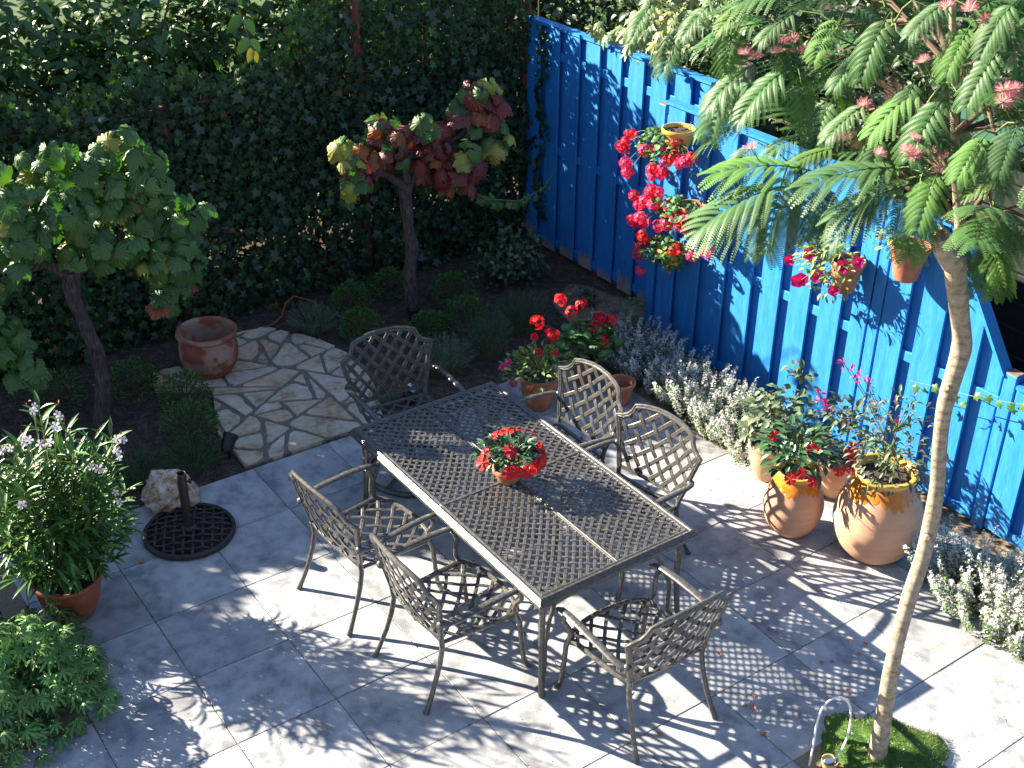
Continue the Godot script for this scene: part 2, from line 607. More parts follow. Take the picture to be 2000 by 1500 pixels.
	M.white_petal = [leafmat(Color(0.78, 0.76, 0.78), 0.6, 0.5), leafmat(Color(0.75, 0.66, 0.7), 0.6, 0.5)]
	for a in [M.red_petal, M.pink_petal, M.magenta_petal, M.white_petal]:
		for m in a:
			m.backlight = m.albedo_color.srgb_to_linear() * (0.7 / m.albedo_color.srgb_to_linear().r)
	M.silk = leafmat(Color.WHITE, 0.7, 0.6)
	M.silk.backlight = Color(0.9, 0.9, 0.9)
	M.silk.vertex_color_use_as_albedo = true
	M.dry_flower = leafmat(Color(0.4, 0.2, 0.06), 0.8, 0.3)
	M.bud = leafmat(Color(0.34, 0.1, 0.05), 0.6, 0.4)


func make_leaf_shapes() -> void:
	var mb: MB
	# ivy: five points
	for k in 3:
		mb = MB.new()
		mb.polar([[-178, 0.14], [-140, 0.46], [-118, 0.56], [-95, 0.4], [-62, 0.74], [-34, 0.5], [0, 1.0], [34, 0.5], [62, 0.74], [95, 0.4], [118, 0.56], [140, 0.46], [178, 0.14]], 0.25 + 0.1 * k, 0.05, 0.047, k * 1.7)
		G["ivy%d" % k] = mb.done()
	# grape: round, shallow lobes, saw-toothed edge, puckered
	for k in 4:
		mb = MB.new()
		var pts := []
		for s in 41:
			var a := -172.0 + s * 8.6
			var lobe := 0.9 + 0.1 * cos(deg_to_rad(a * 5.0))
			var r := lobe * (0.9 + 0.1 * cos(deg_to_rad(a))) * (1.0 if s % 2 else 0.92)
			pts.append([a, r * (0.35 if s == 0 or s == 40 else 1.0)])
		mb.polar(pts, 0.3 + 0.35 * k, 0.12, 0.078, k * 2.1)
		G["grape%d" % k] = mb.done()
	# maple: deep pointed lobes
	for k in 3:
		mb = MB.new()
		mb.polar([[-170, 0.2], [-135, 0.52], [-120, 0.38], [-100, 0.62], [-88, 0.86], [-72, 0.62], [-64, 0.42], [-52, 0.7], [-42, 1.0], [-30, 0.76], [-20, 0.5], [-10, 0.82], [0, 1.1], [10, 0.82], [20, 0.5], [30, 0.76], [42, 1.0], [52, 0.7], [64, 0.42], [72, 0.62], [88, 0.86], [100, 0.62], [120, 0.38], [135, 0.52], [170, 0.2]], 0.35 + 0.2 * k, 0.05, 0.085, k)
		G["maple%d" % k] = mb.done()
	# cranesbill: five fingers, each cut again
	for k in 3:
		mb = MB.new()
		var pts := []
		for s in 7:
			var a0 := -138.0 + s * 46.0
			pts.append([a0 - 21, 0.2])
			pts.append([a0 - 15, 0.62])
			pts.append([a0 - 9, 0.68])
			pts.append([a0 - 7, 0.86])
			pts.append([a0, 1.0])
			pts.append([a0 + 7, 0.86])
			pts.append([a0 + 9, 0.68])
			pts.append([a0 + 15, 0.62])
		pts.append([159, 0.2])
		mb.polar(pts, 0.4 + 0.2 * k, 0.06, 0.062, k)
		G["cranesbill%d" % k] = mb.done()
	# pelargonium: round with a waved edge
	for k in 2:
		mb = MB.new()
		var pts := []
		for s in 25:
			pts.append([-165.0 + s * 13.75, (0.9 + 0.1 * cos(s * PI)) * (0.5 if s == 0 or s == 24 else 1.0)])
		mb.polar(pts, -0.3 + 0.7 * k, 0.08, 0.04, k)
		G["round%d" % k] = mb.done()
	for a in [["shrub", 0.13, 0.066, 0.2, 0.35, 0.42], ["oleander", 0.125, 0.021, 0.2, 0.25, 0.45], ["impatiens", 0.085, 0.032, 0.22, 0.35, 0.45], ["rose", 0.055, 0.034, 0.2, 0.3, 0.42], ["small", 0.03, 0.013, 0.2, 0.3, 0.5], ["needle", 0.045, 0.0035, 0.3, 0.15, 0.5], ["box", 0.016, 0.009, 0.2, 0.2, 0.5], ["purple", 0.06, 0.022, 0.25, 0.4, 0.45]]:
		for k in 3:
			mb = MB.new()
			mb.blade(a[1] * (0.9 + 0.1 * k), a[2], 5 if a[1] > 0.05 else 3, a[3], a[4] * (0.4 + 0.6 * k), a[5])
			G[a[0] + str(k)] = mb.done()
	# a five-petalled flower facing +z
	mb = MB.new()
	for s in 5:
		var a := TAU * s / 5
		var turn := Transform3D(Basis(Vector3.BACK, a), Vector3.ZERO)
		var f := mb.v.size()
		for q in [[0, 0.0, 0.0], [-0.26, 0.45, 0.1], [-0.5, 0.85, 0.12], [-0.3, 1.08, -0.06], [0.0, 0.97, -0.02], [0.28, 1.1, -0.14], [0.5, 0.88, -0.04], [0.26, 0.45, 0.05]]:
			mb.p(turn * Vector3(q[0], q[1], q[2]))
		for s2 in range(1, 7):
			mb.tri(f, f + s2, f + s2 + 1)
	G.flower = mb.done()
	mb = MB.new()
	for s in 5:
		var turn := Transform3D(Basis(Vector3.BACK, TAU * s / 5), Vector3.ZERO)
		var f := mb.v.size()
		for q in [[0, 0.0, -0.1], [-0.16, 0.4, 0.0], [-0.4, 0.85, 0.04], [-0.1, 1.1, -0.05], [0.3, 0.95, -0.12], [0.2, 0.45, 0.0]]:
			mb.p(turn * Vector3(q[0], q[1], q[2]))
		for s2 in range(1, 5):
			mb.tri(f, f + s2, f + s2 + 1)
	G.star = mb.done()
	# a small trumpet facing +z
	mb = MB.new()
	var prof := [Vector2(0.1, -1.3), Vector2(0.16, -0.8), Vector2(0.3, -0.3), Vector2(0.62, 0.0), Vector2(1.0, 0.06)]
	var f2 := mb.v.size()
	for k in prof.size():
		for s in 21:
			var a := TAU * s / 20
			var r: float = prof[k].x * (1.0 + (0.1 * cos(a * 5.0) if k > 2 else 0.0))
			mb.p(Vector3(cos(a) * r, sin(a) * r, prof[k].y + (0.1 * cos(a * 5.0) if k == 4 else 0.0)))
	for k in prof.size() - 1:
		for s in 20:
			var a := f2 + k * 21 + s
			mb.quad(a, a + 1, a + 22, a + 21)
	G.trumpet = mb.done()
	# a ball of little red flowers (pelargonium head), radius 1
	for k in 2:
		mb = MB.new()
		for s in 60:
			var d := rdir()
			if d.y < -0.55:
				continue
			var at := frame(d.cross(rdir()), d, d * rr(0.72, 0.95))
			for q in 5:
				var a := TAU * q / 5 + s
				var u := at.basis.x * cos(a) + at.basis.y * sin(a)
				var w := at.basis.z.cross(u)
				var i0 := mb.p(at.origin)
				mb.p(at.origin + u * 0.2 - w * 0.11 + d * 0.03)
				mb.p(at.origin + u * 0.32 + d * rr(-0.02, 0.08))
				mb.p(at.origin + u * 0.2 + w * 0.11 + d * 0.03)
				mb.quad(i0, i0 + 1, i0 + 2, i0 + 3)
		G["umbel%d" % k] = mb.done()
	# a silk-tree pompom: fine threads, pale at the base and pink at the tip
	for k in 2:
		mb = MB.new()
		mb.colored = true
		for s in 110:
			var d := rdir()
			d.y = absf(d.y) * 0.9 + 0.08
			d = d.normalized()
			var l := rr(0.85, 1.05)
			var w := d.cross(rdir()).normalized() * 0.02
			mb.col = Color(0.75, 0.62, 0.5)
			var i0 := mb.p(d * 0.12 - w)
			mb.p(d * 0.12 + w)
			mb.col = Color(0.8, 0.5, 0.5)
			mb.p(d * l * 0.6 + w * 1.2 + Vector3(0, 0.03, 0))
			mb.p(d * l * 0.6 - w * 1.2 + Vector3(0, 0.03, 0))
			mb.col = Color(0.76, 0.2, 0.27)
			mb.p(d * l + Vector3(0, 0.02, 0) + w)
			mb.p(d * l + Vector3(0, 0.02, 0) - w)
			mb.quad(i0, i0 + 1, i0 + 2, i0 + 3)
			mb.quad(i0 + 3, i0 + 2, i0 + 4, i0 + 5)
		G["silk%d" % k] = mb.done()


# ---------- ground, patio, path ----------
var PATH_REGION := PackedVector2Array([Vector2(1.85, -3.2), Vector2(2.25, -3.15), Vector2(2.5, -2.75), Vector2(2.63, -2.25), Vector2(2.5, -1.6), Vector2(2.32, -1.21), Vector2(1.15, -1.21), Vector2(1.16, -1.75), Vector2(1.38, -2.4), Vector2(1.0, -2.65), Vector2(1.1, -2.95), Vector2(1.5, -2.9)])

func make_ground() -> void:
	var mb := MB.new()
	mb.face([Vector3(-150, -0.06, 150), Vector3(150, -0.06, 150), Vector3(150, -0.06, -150), Vector3(-150, -0.06, -150)])
	setting("ground", mb.done(), M.soil)
	mb = MB.new()
	mb.box(Vector3(30, 0.04, 14), 0.0, Vector3(0, -0.045, -13.0))
	setting("lawn_beyond_hedge", mb.done(), M.lawn)
	var n := FastNoiseLite.new()
	n.seed = 3
	n.frequency = 1.3
	n.fractal_octaves = 4
	# planted earth, lumpy: the long bed before the hedge, the strip along the fence, the corner at the left
	for b in [["soil_bed", -4.0, -4.4, 5.5, -1.19, M.soil, 0.07], ["soil_strip", 4.2, -1.2, 5.6, 0.6, M.dry_soil, 0.07], ["soil_strip", 4.8, 0.6, 5.6, 2.4, M.dry_soil, 0.07], ["soil_strip", 4.2, 2.4, 5.6, 6.0, M.dry_soil, 0.07], ["soil_corner", -4.0, -1.2, -0.6, 0.6, M.soil, 0.07]]:
		mb = MB.new()
		var nx := int((b[3] - b[1]) / b[6])
		var nz := int((b[4] - b[2]) / b[6])
		for j in nz + 1:
			for i in nx + 1:
				var x: float = lerpf(b[1], b[3], float(i) / nx)
				var z: float = lerpf(b[2], b[4], float(j) / nz)
				var edge := minf(minf(x - b[1], b[3] - x), minf(z - b[2], b[4] - z))
				var y := -0.012 + 0.03 * n.get_noise_2d(x * 3, z * 3) * clampf(edge * 4.0, 0.0, 1.0) + clampf(edge, 0, 0.5) * 0.03
				if b[0] == "soil_bed" and Geometry2D.is_point_in_polygon(Vector2(x, z), PATH_REGION):
					y = -0.03
				mb.p(Vector3(x, y, z))
		for j in nz:
			for i in nx:
				var a := j * (nx + 1) + i
				mb.quad(a, a + nx + 1, a + nx + 2, a + 1)
		setting(b[0], mb.done(), b[5])
	# the dry sandy corner where the two fences meet
	mb = MB.new()
	var pts := PackedVector2Array()
	for k in 28:
		var a := TAU * k / 28
		pts.append(Vector2(4.86 + cos(a) * (0.42 + 0.06 * sin(a * 3)), -1.55 + sin(a) * (0.75 + 0.08 * cos(a * 5))))
	mb.prism(pts, -0.02, 0.022, 0.02)
	setting("sandy_patch", mb.done(), M.dry_soil)


func slab_here(i: int, j: int) -> bool:
	if i == 4 and j == 5:
		return false
	if i < -1 and j < 1:
		return false
	if i >= 7:
		return j >= 1 and j <= 3
	return true


func make_patio() -> void:
	var mb := MB.new()
	mb.box(Vector3(10.2, 0.03, 8.4), 0.0, Vector3(-0.9, -0.021, 3.0))
	var patio := setting("patio", mb.done(), M.sand)
	var shapes := []
	for k in 3:
		mb = MB.new()
		mb.box(Vector3(0.5955 - 0.0008 * k, 0.04, 0.5955), 0.0025)
		shapes.append(mb.done())
	for j in range(-2, 12):
		for i in range(-10, 8):
			if not slab_here(i, j) or (i < -4 and j > 6):
				continue
			var b := Basis.from_euler(Vector3(rr(-0.003, 0.003), [0.0, PI / 2, PI, -PI / 2][rng.randi() % 4] + rr(-0.003, 0.003), rr(-0.003, 0.003)))
			obj("paving_slab", shapes[rng.randi() % 3], M["slab%d" % (rng.randi() % 4)], patio, Transform3D(b, Vector3((i + 0.5) * 0.6, -0.02 + rr(-0.0018, 0.0012), (j + 0.5) * 0.6)))


# crumbs of earth and grit, thickest along the joints
func make_grit() -> void:
	var mb := MB.new()
	mb.lathe([Vector2(0.0, -0.4), Vector2(0.8, -0.2), Vector2(1.0, 0.1), Vector2(0.5, 0.5), Vector2(0.0, 0.6)], 6)
	var at := []
	var c := []
	for k in 5200:
		var x := rr(-0.6, 4.2)
		var z := rr(-1.2, 4.2)
		if k % 3:
			if rng.randf() < 0.5:
				x = roundf(x / 0.6) * 0.6 + rr(-0.006, 0.006)
			else:
				z = roundf(z / 0.6) * 0.6 + rr(-0.006, 0.006)
		elif rng.randf() < 0.4:
			x = 4.2 - absf(rng.randfn(0.0, 0.25))
		var s := rr(0.0012, 0.0042)
		at.append(Transform3D(Basis.from_euler(Vector3(rr(-0.5, 0.5), rr(0, TAU), rr(-0.5, 0.5))).scaled(Vector3(s, s * 0.7, s * rr(0.7, 1.2))), Vector3(x, 0.0005, z)))
		c.append(tint(Color(0.1, 0.08, 0.055), 0.6))
	var m := mat(Color.WHITE, 0.9)
	m.vertex_color_use_as_albedo = true
	var o := many("grit", mb.done(), m, self, at, c)
	o.set_meta("label", "fine dark grit scattered over the slabs and their joints")
	o.set_meta("category", "grit")


func make_stone_path() -> void:
	var region := PATH_REGION
	var mb := MB.new()
	mb.prism(Geometry2D.offset_polygon(region, -0.025)[0], -0.03, 0.008, 0.004)
	var path := setting("stone_path", mb.done(), M.mortar)
	var r2 := RandomNumberGenerator.new()
	r2.seed = 29
	var open := [region]
	var cells := []
	while open.size():
		var cell: PackedVector2Array = open.pop_back()
		var area := 0.0
		var mid := Vector2.ZERO
		for k in cell.size():
			area += cell[k].cross(cell[(k + 1) % cell.size()]) / 2.0
			mid += cell[k] / cell.size()
		if absf(area) < r2.randf_range(0.045, 0.15):
			cells.append(cell)
			continue
		# cut across the longer way, off centre and askew
		var far := cell[0]
		for q in cell:
			if q.distance_to(mid) > far.distance_to(mid):
				far = q
		var d := (far - mid).normalized().rotated(r2.randf_range(-0.5, 0.5))
		mid += (far - mid) * r2.randf_range(-0.22, 0.22)
		var e := Vector2(-d.y, d.x)
		for side in [1.0, -1.0]:
			for c2 in Geometry2D.intersect_polygons(cell, PackedVector2Array([mid + e * 9, mid - e * 9, mid - e * 9 + d * 9 * side, mid + e * 9 + d * 9 * side])):
				open.append(c2)
	for cell in cells:
		var inn := Geometry2D.offset_polygon(cell, -r2.randf_range(0.008, 0.016))
		if inn.is_empty() or inn[0].size() < 3:
			continue
		var s := Vector2.ZERO
		for q in inn[0]:
			s += q / inn[0].size()
		# broken edges: extra points pushed in and out
		var rough := PackedVector2Array()
		var c: PackedVector2Array = inn[0]
		for k in c.size():
			var a := c[k]
			var b := c[(k + 1) % c.size()]
			var n := maxi(1, int(a.distance_to(b) / 0.05))
			for q in n:
				var w := a.lerp(b, float(q) / n)
				rough.append(w + (s - w).normalized() * r2.randf_range(0.0, 0.013) * (3.0 if q == 0 else 1.0))
		mb = MB.new()
		mb.prism(rough, -0.02, 0.02 + r2.randf_range(-0.003, 0.007), 0.005, 0.0012)
		obj("stone", mb.done(), M["stone%d" % (r2.randi() % 4)], path)


# ---------- fences ----------
# an upright board: seen from above a rectangle with eased edges, its top running from t0 to t1
func board_mesh(w: float, y0: float, t0: float, t1: float, thick: float) -> ArrayMesh:
	var mb := MB.new()
	var e := 0.004
	var h := w / 2.0
	var d := thick / 2.0
	var ring := [Vector2(-d, -h + e), Vector2(-d + e, -h), Vector2(d - e, -h), Vector2(d, -h + e), Vector2(d, h - e), Vector2(d - e, h), Vector2(-d + e, h), Vector2(-d, h - e)]
	var lo := []
	var hi := []
	for q in ring:
		lo.append(Vector3(q.x, y0, q.y))
		hi.append(Vector3(q.x, lerpf(t0, t1, (q.y + h) / w), q.y))
	for k in 8:
		mb.face([lo[(k + 1) % 8], lo[k], hi[k], hi[(k + 1) % 8]])
	hi.reverse()
	mb.face(hi)
	mb.face(lo)
	return mb.done()


func fence(label: String, x: float, z0: float, z1: float, top: Callable, rails: Array, first: float, y0 := 0.03, splash := false) -> Node3D:
	var t := thing("board_fence", label, "fence", Vector3(x, 0, (z0 + z1) / 2), 0.0, "blue board fence panels")
	var zc := (z0 + z1) / 2
	var n := 0
	var z := first
	while z < z1 - 0.02:
		# front board, then the board set back behind the gap
		for back in [false, true]:
			var c: float = z + (0.0 if not back else 0.1475)
			var half := 0.128 if back else 0.1
			var a := maxf(c - half, z0)
			var b := minf(c + half, z1)
			if b - a < 0.03:
				continue
			var by := y0 + rr(-0.012, 0.012)
			var o := obj("board", board_mesh(b - a, by, top.call(a) - (0.03 if back else 0.0), top.call(b) - (0.03 if back else 0.0), 0.02), M["blue%d" % (n % 3)], t, Transform3D(Basis(), Vector3(0.024 if back else -0.024, 0, (a + b) / 2 - zc)))
			o.rotation.y = rr(-0.006, 0.006)
			n += 1
			if not back:
				for r in rails:
					for sd in [-1.0, 1.0]:
						if r < minf(top.call(a), top.call(b)) - 0.05 and b - a > 0.1:
							obj("nail", G.nail, M.nail, t, Transform3D(Basis(Vector3.BACK, PI / 2), Vector3(-0.0342, r + rr(-0.012, 0.012), (a + b) / 2 - zc + sd * 0.055 + rr(-0.01, 0.01))))
			if splash and not back:
				var mb := MB.new()
				var w := b - a - 0.012
				var up := []
				var k0 := 26
				for k in k0 + 1:
					up.append(by + 0.10 + 0.05 * sin(c * 9.0) + 0.045 * sin(k * 1.7 + c * 20.0) + rr(-0.035, 0.035))
				for k in k0:
					var za := lerpf(-w / 2, w / 2, float(k) / k0)
					var zb := lerpf(-w / 2, w / 2, float(k + 1) / k0)
					mb.face([Vector3(-0.0352, by + 0.002, (a + b) / 2 - zc + za), Vector3(-0.0352, by + 0.002, (a + b) / 2 - zc + zb), Vector3(-0.0352, up[k + 1], (a + b) / 2 - zc + zb), Vector3(-0.0352, up[k], (a + b) / 2 - zc + za)])
				obj("mud_splash", mb.done(), M.splash, t)
		z += 0.295
	for r in rails:
		var a: float = z0
		var b: float = z1
		if top.call(b) < r + 0.05:
			b = z0 + (z1 - z0) * 0.62
		var mb := MB.new()
		mb.box(Vector3(0.027, 0.075, b - a), 0.003)
		obj("rail", mb.done(), M.blue1, t, Transform3D(Basis(), Vector3(0, r, (a + b) / 2 - zc)))
	return t


func fence_post(x: float, z: float, h: float, label: String) -> void:
	var t := thing("fence_post", label, "post", Vector3(x, 0, z), 0.0, "blue fence posts")
	var mb := MB.new()
	mb.box(Vector3(0.09, h, 0.09), 0.005, Vector3(0, h / 2, 0))
	obj("shaft", mb.done(), M.blue0, t)
	mb = MB.new()
	mb.box(Vector3(0.082, 0.006, 0.082), 0.001, Vector3(0, h + 0.003, 0))
	obj("end_grain", mb.done(), M.bare_wood, t)


func cap(t: Node3D, x: float, pts: Array, m: Material) -> void:
	var mb := MB.new()
	var path := []
	for q in pts:
		path.append(Vector3(x, q.y, q.x) - t.position)
	mb.sweep(path, [Vector3.UP], [Vector2(-0.05, -0.011), Vector2(0.05, -0.011), Vector2(0.05, 0.011), Vector2(-0.05, 0.011)])
	obj("cap_rail", mb.done(), m, t)


func make_fences() -> void:
	var mn := MB.new()
	mn.lathe([Vector2(0.0034, -0.001), Vector2(0.0034, 0.0008), Vector2(0.0, 0.0012)], 8)
	G.nail = mn.done()
	M.nail = mat(Color(0.05, 0.06, 0.09), 0.5)
	var a := fence("tall blue board fence beside the ivy, earth splashed along its foot", 5.3, -3.5, -1.0, func(_z): return 2.2, [0.1, 1.05, 1.95], -3.4, 0.03, true)
	cap(a, 5.3, [Vector2(-3.5, 2.212), Vector2(-1.0, 2.212)], M.blue2)
	fence_post(5.3, -0.94, 2.2, "blue post ending the tall fence behind the geranium pots")
	fence_post(5.02, -1.25, 2.03, "blue post with bare top where the two fence lines overlap")
	var b := fence("blue board fence carrying the flower pots", 5.0, -1.19, 1.05, func(_z): return 2.06, [0.05, 0.95, 1.92], -1.06)
	cap(b, 5.0, [Vector2(-1.19, 2.072), Vector2(1.05, 2.072)], M.blue2)
	fence_post(5.01, 1.11, 2.0, "blue post behind the big jar between two fence panels")
	var c := fence("blue board fence panel with sloping top behind the silk tree", 5.0, 1.17, 2.16, func(z): return 1.98 if z < 1.6 else lerpf(1.98, 1.16, (z - 1.6) / 0.56), [0.05, 0.95, 1.85], 1.27)
	cap(c, 5.0, [Vector2(1.17, 1.992), Vector2(1.6, 1.992), Vector2(2.17, 1.165)], M.blue0)
	fence_post(5.01, 2.22, 1.19, "short blue post where the sloping fence meets the low fence")
	var d := fence("low blue board fence behind the white flowering herbs", 5.0, 2.28, 6.0, func(_z): return 1.12, [0.05, 0.95], 2.36)
	cap(d, 5.0, [Vector2(2.28, 1.132), Vector2(6.0, 1.132)], M.blue2)


# ---------- the ivy-covered screen at the back ----------
func hedge_top(x: float) -> float:
	var h := 2.17
	if x < -2.2:
		h = 2.3
	elif x < -0.9:
		h = 2.05
	elif x > 2.7:
		h = lerpf(2.17, 2.72, clampf((x - 2.7) / 0.6, 0, 1))
	return h + 0.07 * sin(x * 5.1) + 0.05 * sin(x * 13.0 + 1.0)


func make_ivy_hedge() -> void:
	var t := thing("ivy_screen", "dark ivy screen grown over rusty mesh and red-brown posts behind the bed", "hedge", Vector3(0.7, 0, -3.6))
	var o := t.position
	for k in 6:
		var x := -3.7 + k * 1.8
		var h := hedge_top(x) + (0.35 if x > 3 else -0.2)
		var mb := MB.new()
		var prof := []
		for s in 20:
			var a := TAU * s / 20
			prof.append(Vector2(cos(a), sin(a)) * (0.05 if s % 2 else 0.044))
		mb.sweep([Vector3(0, -0.05, 0), Vector3(0, h, 0)], [Vector3.RIGHT], prof)
		obj("post", mb.done(), M.post_wood, t, Transform3D(Basis(), Vector3(x, 0, -3.58) - o))
	for k in 8:
		var mb := MB.new()
		var y := 0.2 + k * 0.25
		mb.tube([Vector3(-4.2, y, -3.55) - o, Vector3(5.2, y + 0.01, -3.55) - o], 0.004, 5)
		obj("wire", mb.done(), M.wire, t)
	for k in 62:
		var mb := MB.new()
		var x := -4.1 + k * 0.15
		mb.tube([Vector3(x, 0.1, -3.56) - o, Vector3(x + rr(-0.02, 0.02), minf(hedge_top(x), 2.25), -3.56) - o], 0.0035, 4)
		obj("wire", mb.done(), M.wire, t)
	# woody ivy stems
	for k in 34:
		var x := rr(-1.0, 5.3)
		var path := []
		var y := 0.0
		var z := -3.6 + rr(-0.05, 0.05)
		while y < hedge_top(x) - rr(0.1, 0.7):
			path.append(Vector3(x, y, z) - o)
			x += rr(-0.09, 0.09)
			z += rr(-0.02, 0.02)
			y += 0.18
		if path.size() < 3:
			continue
		var mb := MB.new()
		mb.tube(path, rr(0.006, 0.014), 5)
		obj("stem", mb.done(), M.twig, t)
	var n := FastNoiseLite.new()
	n.seed = 9
	n.frequency = 0.9
	var at := []
	var tints := []
	var shown := 0
	var tries := 0
	while at.size() < 43000:
		tries += 1
		var x := rr(-4.2, 5.28)
		var h := hedge_top(x)
		var y := rr(0.01, h + 0.06)
		if y > h - 0.12 and rng.randf() < (y - h + 0.12) / 0.2:
			continue
		# thin places where daylight shows through
		var gap := 1.0
		if x > 0.1 and x < 0.95 and y > 1.55 and y < 2.0:
			gap = 0.4
		elif y < 0.75 and x > 1.4 and x < 3.6:
			gap = 0.55
		if rng.randf() > gap:
			continue
		var deep := pow(rng.randf(), 1.2) * 0.34
		var front := -3.4 + 0.13 * n.get_noise_2d(x * 1.5, y * 1.5) - 0.03 * y
		var z := front - deep
		var dir := Vector3(rr(-0.8, 0.8), rr(-1.0, 0.25), rr(-0.1, 0.5))
		var nrm := Vector3(rr(-0.5, 0.5), rr(0.0, 0.9), 1.0 + rr(-0.2, 0.2))
		var young := rng.randf() < 0.07 or (y < 0.9 and rng.randf() < 0.08)
		var size := rr(0.6, 1.5) * (0.75 if young else 1.0) * (1.45 if x < 0.05 else 1.0)
		var tr := frame(dir, nrm, Vector3(x, y, z) - o, size)
		if shown < 300 and deep < 0.02 and x > 0.5 and x < 5.2 and size > 0.95 and rng.randf() < 0.3:
			shown += 1
			tr = frame(dir, nrm, Vector3(x, y, front + 0.03) - o, size * 1.15)
			obj("leaf", G["ivy%d" % (shown % 3)], pick(M.ivy_new) if young else pick(M.ivy), t, tr)
			continue
		at.append(tr)
		tints.append(tint(Color(0.07, 0.16, 0.03), 0.3) if young else (tint(Color(0.16, 0.1, 0.03), 0.3) if rng.randf() < 0.012 else tint(Color(0.025, 0.06, 0.025), 0.45)))
	many("foliage", G.ivy1, M.tinted_ivy, t, at, tints)
	# ivy reaching over the end of the blue fence
	at = []
	tints = []
	for k in 190:
		var y := rr(0.3, 2.2)
		var reach := 0.04 + 0.1 * absf(sin(y * 4.0)) * rng.randf()
		at.append(frame(Vector3(rr(-0.4, 0.1), rr(-1, 0.2), rr(-0.6, 0.6)), Vector3(-1, 0.4, rr(-0.3, 0.6)), Vector3(5.235 - rr(0, 0.03), y, -3.38 + reach * 2.2) - o, rr(0.6, 1.1)))
		tints.append(tint(Color(0.025, 0.06, 0.025), 0.45))
	many("foliage_on_fence", G.ivy0, M.tinted_ivy, t, at, tints)


# leaves set round short shoots; the first ones are parts of their own
func bush(t: Node3D, centre: Vector3, size: Vector3, count: int, shape: String, mats: Array, base: Color, scale: Vector2, parts: int, eye := Vector3(0, 0.5, 1), shell := 0.55, limb := true) -> void:
	var at := []
	var tints := []
	var made := 0
	if limb:
		for k in 7:
			var d := rdir()
			d.y = absf(d.y) + 0.3
			d = d.normalized()
			var mb := MB.new()
			var foot := Vector3(centre.x + rr(-0.06, 0.06), 0, centre.z + rr(-0.06, 0.06))
			var tip := centre + d * size * 0.75
			mb.tube([foot, foot.lerp(tip, 0.35) + Vector3(0, size.y * 0.18, 0), foot.lerp(tip, 0.7) + Vector3(0, size.y * 0.12, 0), tip], [0.022, 0.017, 0.011, 0.005], 6)
			obj("stem", mb.done(), M.twig, t)
	while at.size() + made < count:
		var d := rdir()
		var r := pow(rng.randf(), 0.33 if shell < 0.5 else 0.22)
		var lump := 1.0 + 0.16 * sin(d.x * 7.0 + centre.x * 3.0) * sin(d.y * 6.0) + 0.1 * sin(d.z * 11.0)
		var p := centre + d * size * r * lump
		if p.y < 0.02:
			continue
		var dir := (d * 0.7 + rdir() * 0.8 + Vector3(0, -0.35, 0)).normalized()
		var nrm := (Vector3(0, 0.8, 0) + d * 0.7 + rdir() * 0.45).normalized()
		var s := rr(scale.x, scale.y)
		if made < parts and r > 0.86 and d.dot(eye.normalized()) > 0.2 and rng.randf() < 0.5:
			obj("leaf", G[shape + str(made % 3)], mats[made % mats.size()], t, frame(dir, nrm, p + d * 0.02, s))
			made += 1
			continue
		at.append(frame(dir, nrm, p, s))
		tints.append(tint(base, 0.3))
	if at.size():
		many("foliage", G[shape + "1"], M.tinted_leaf, t, at, tints)


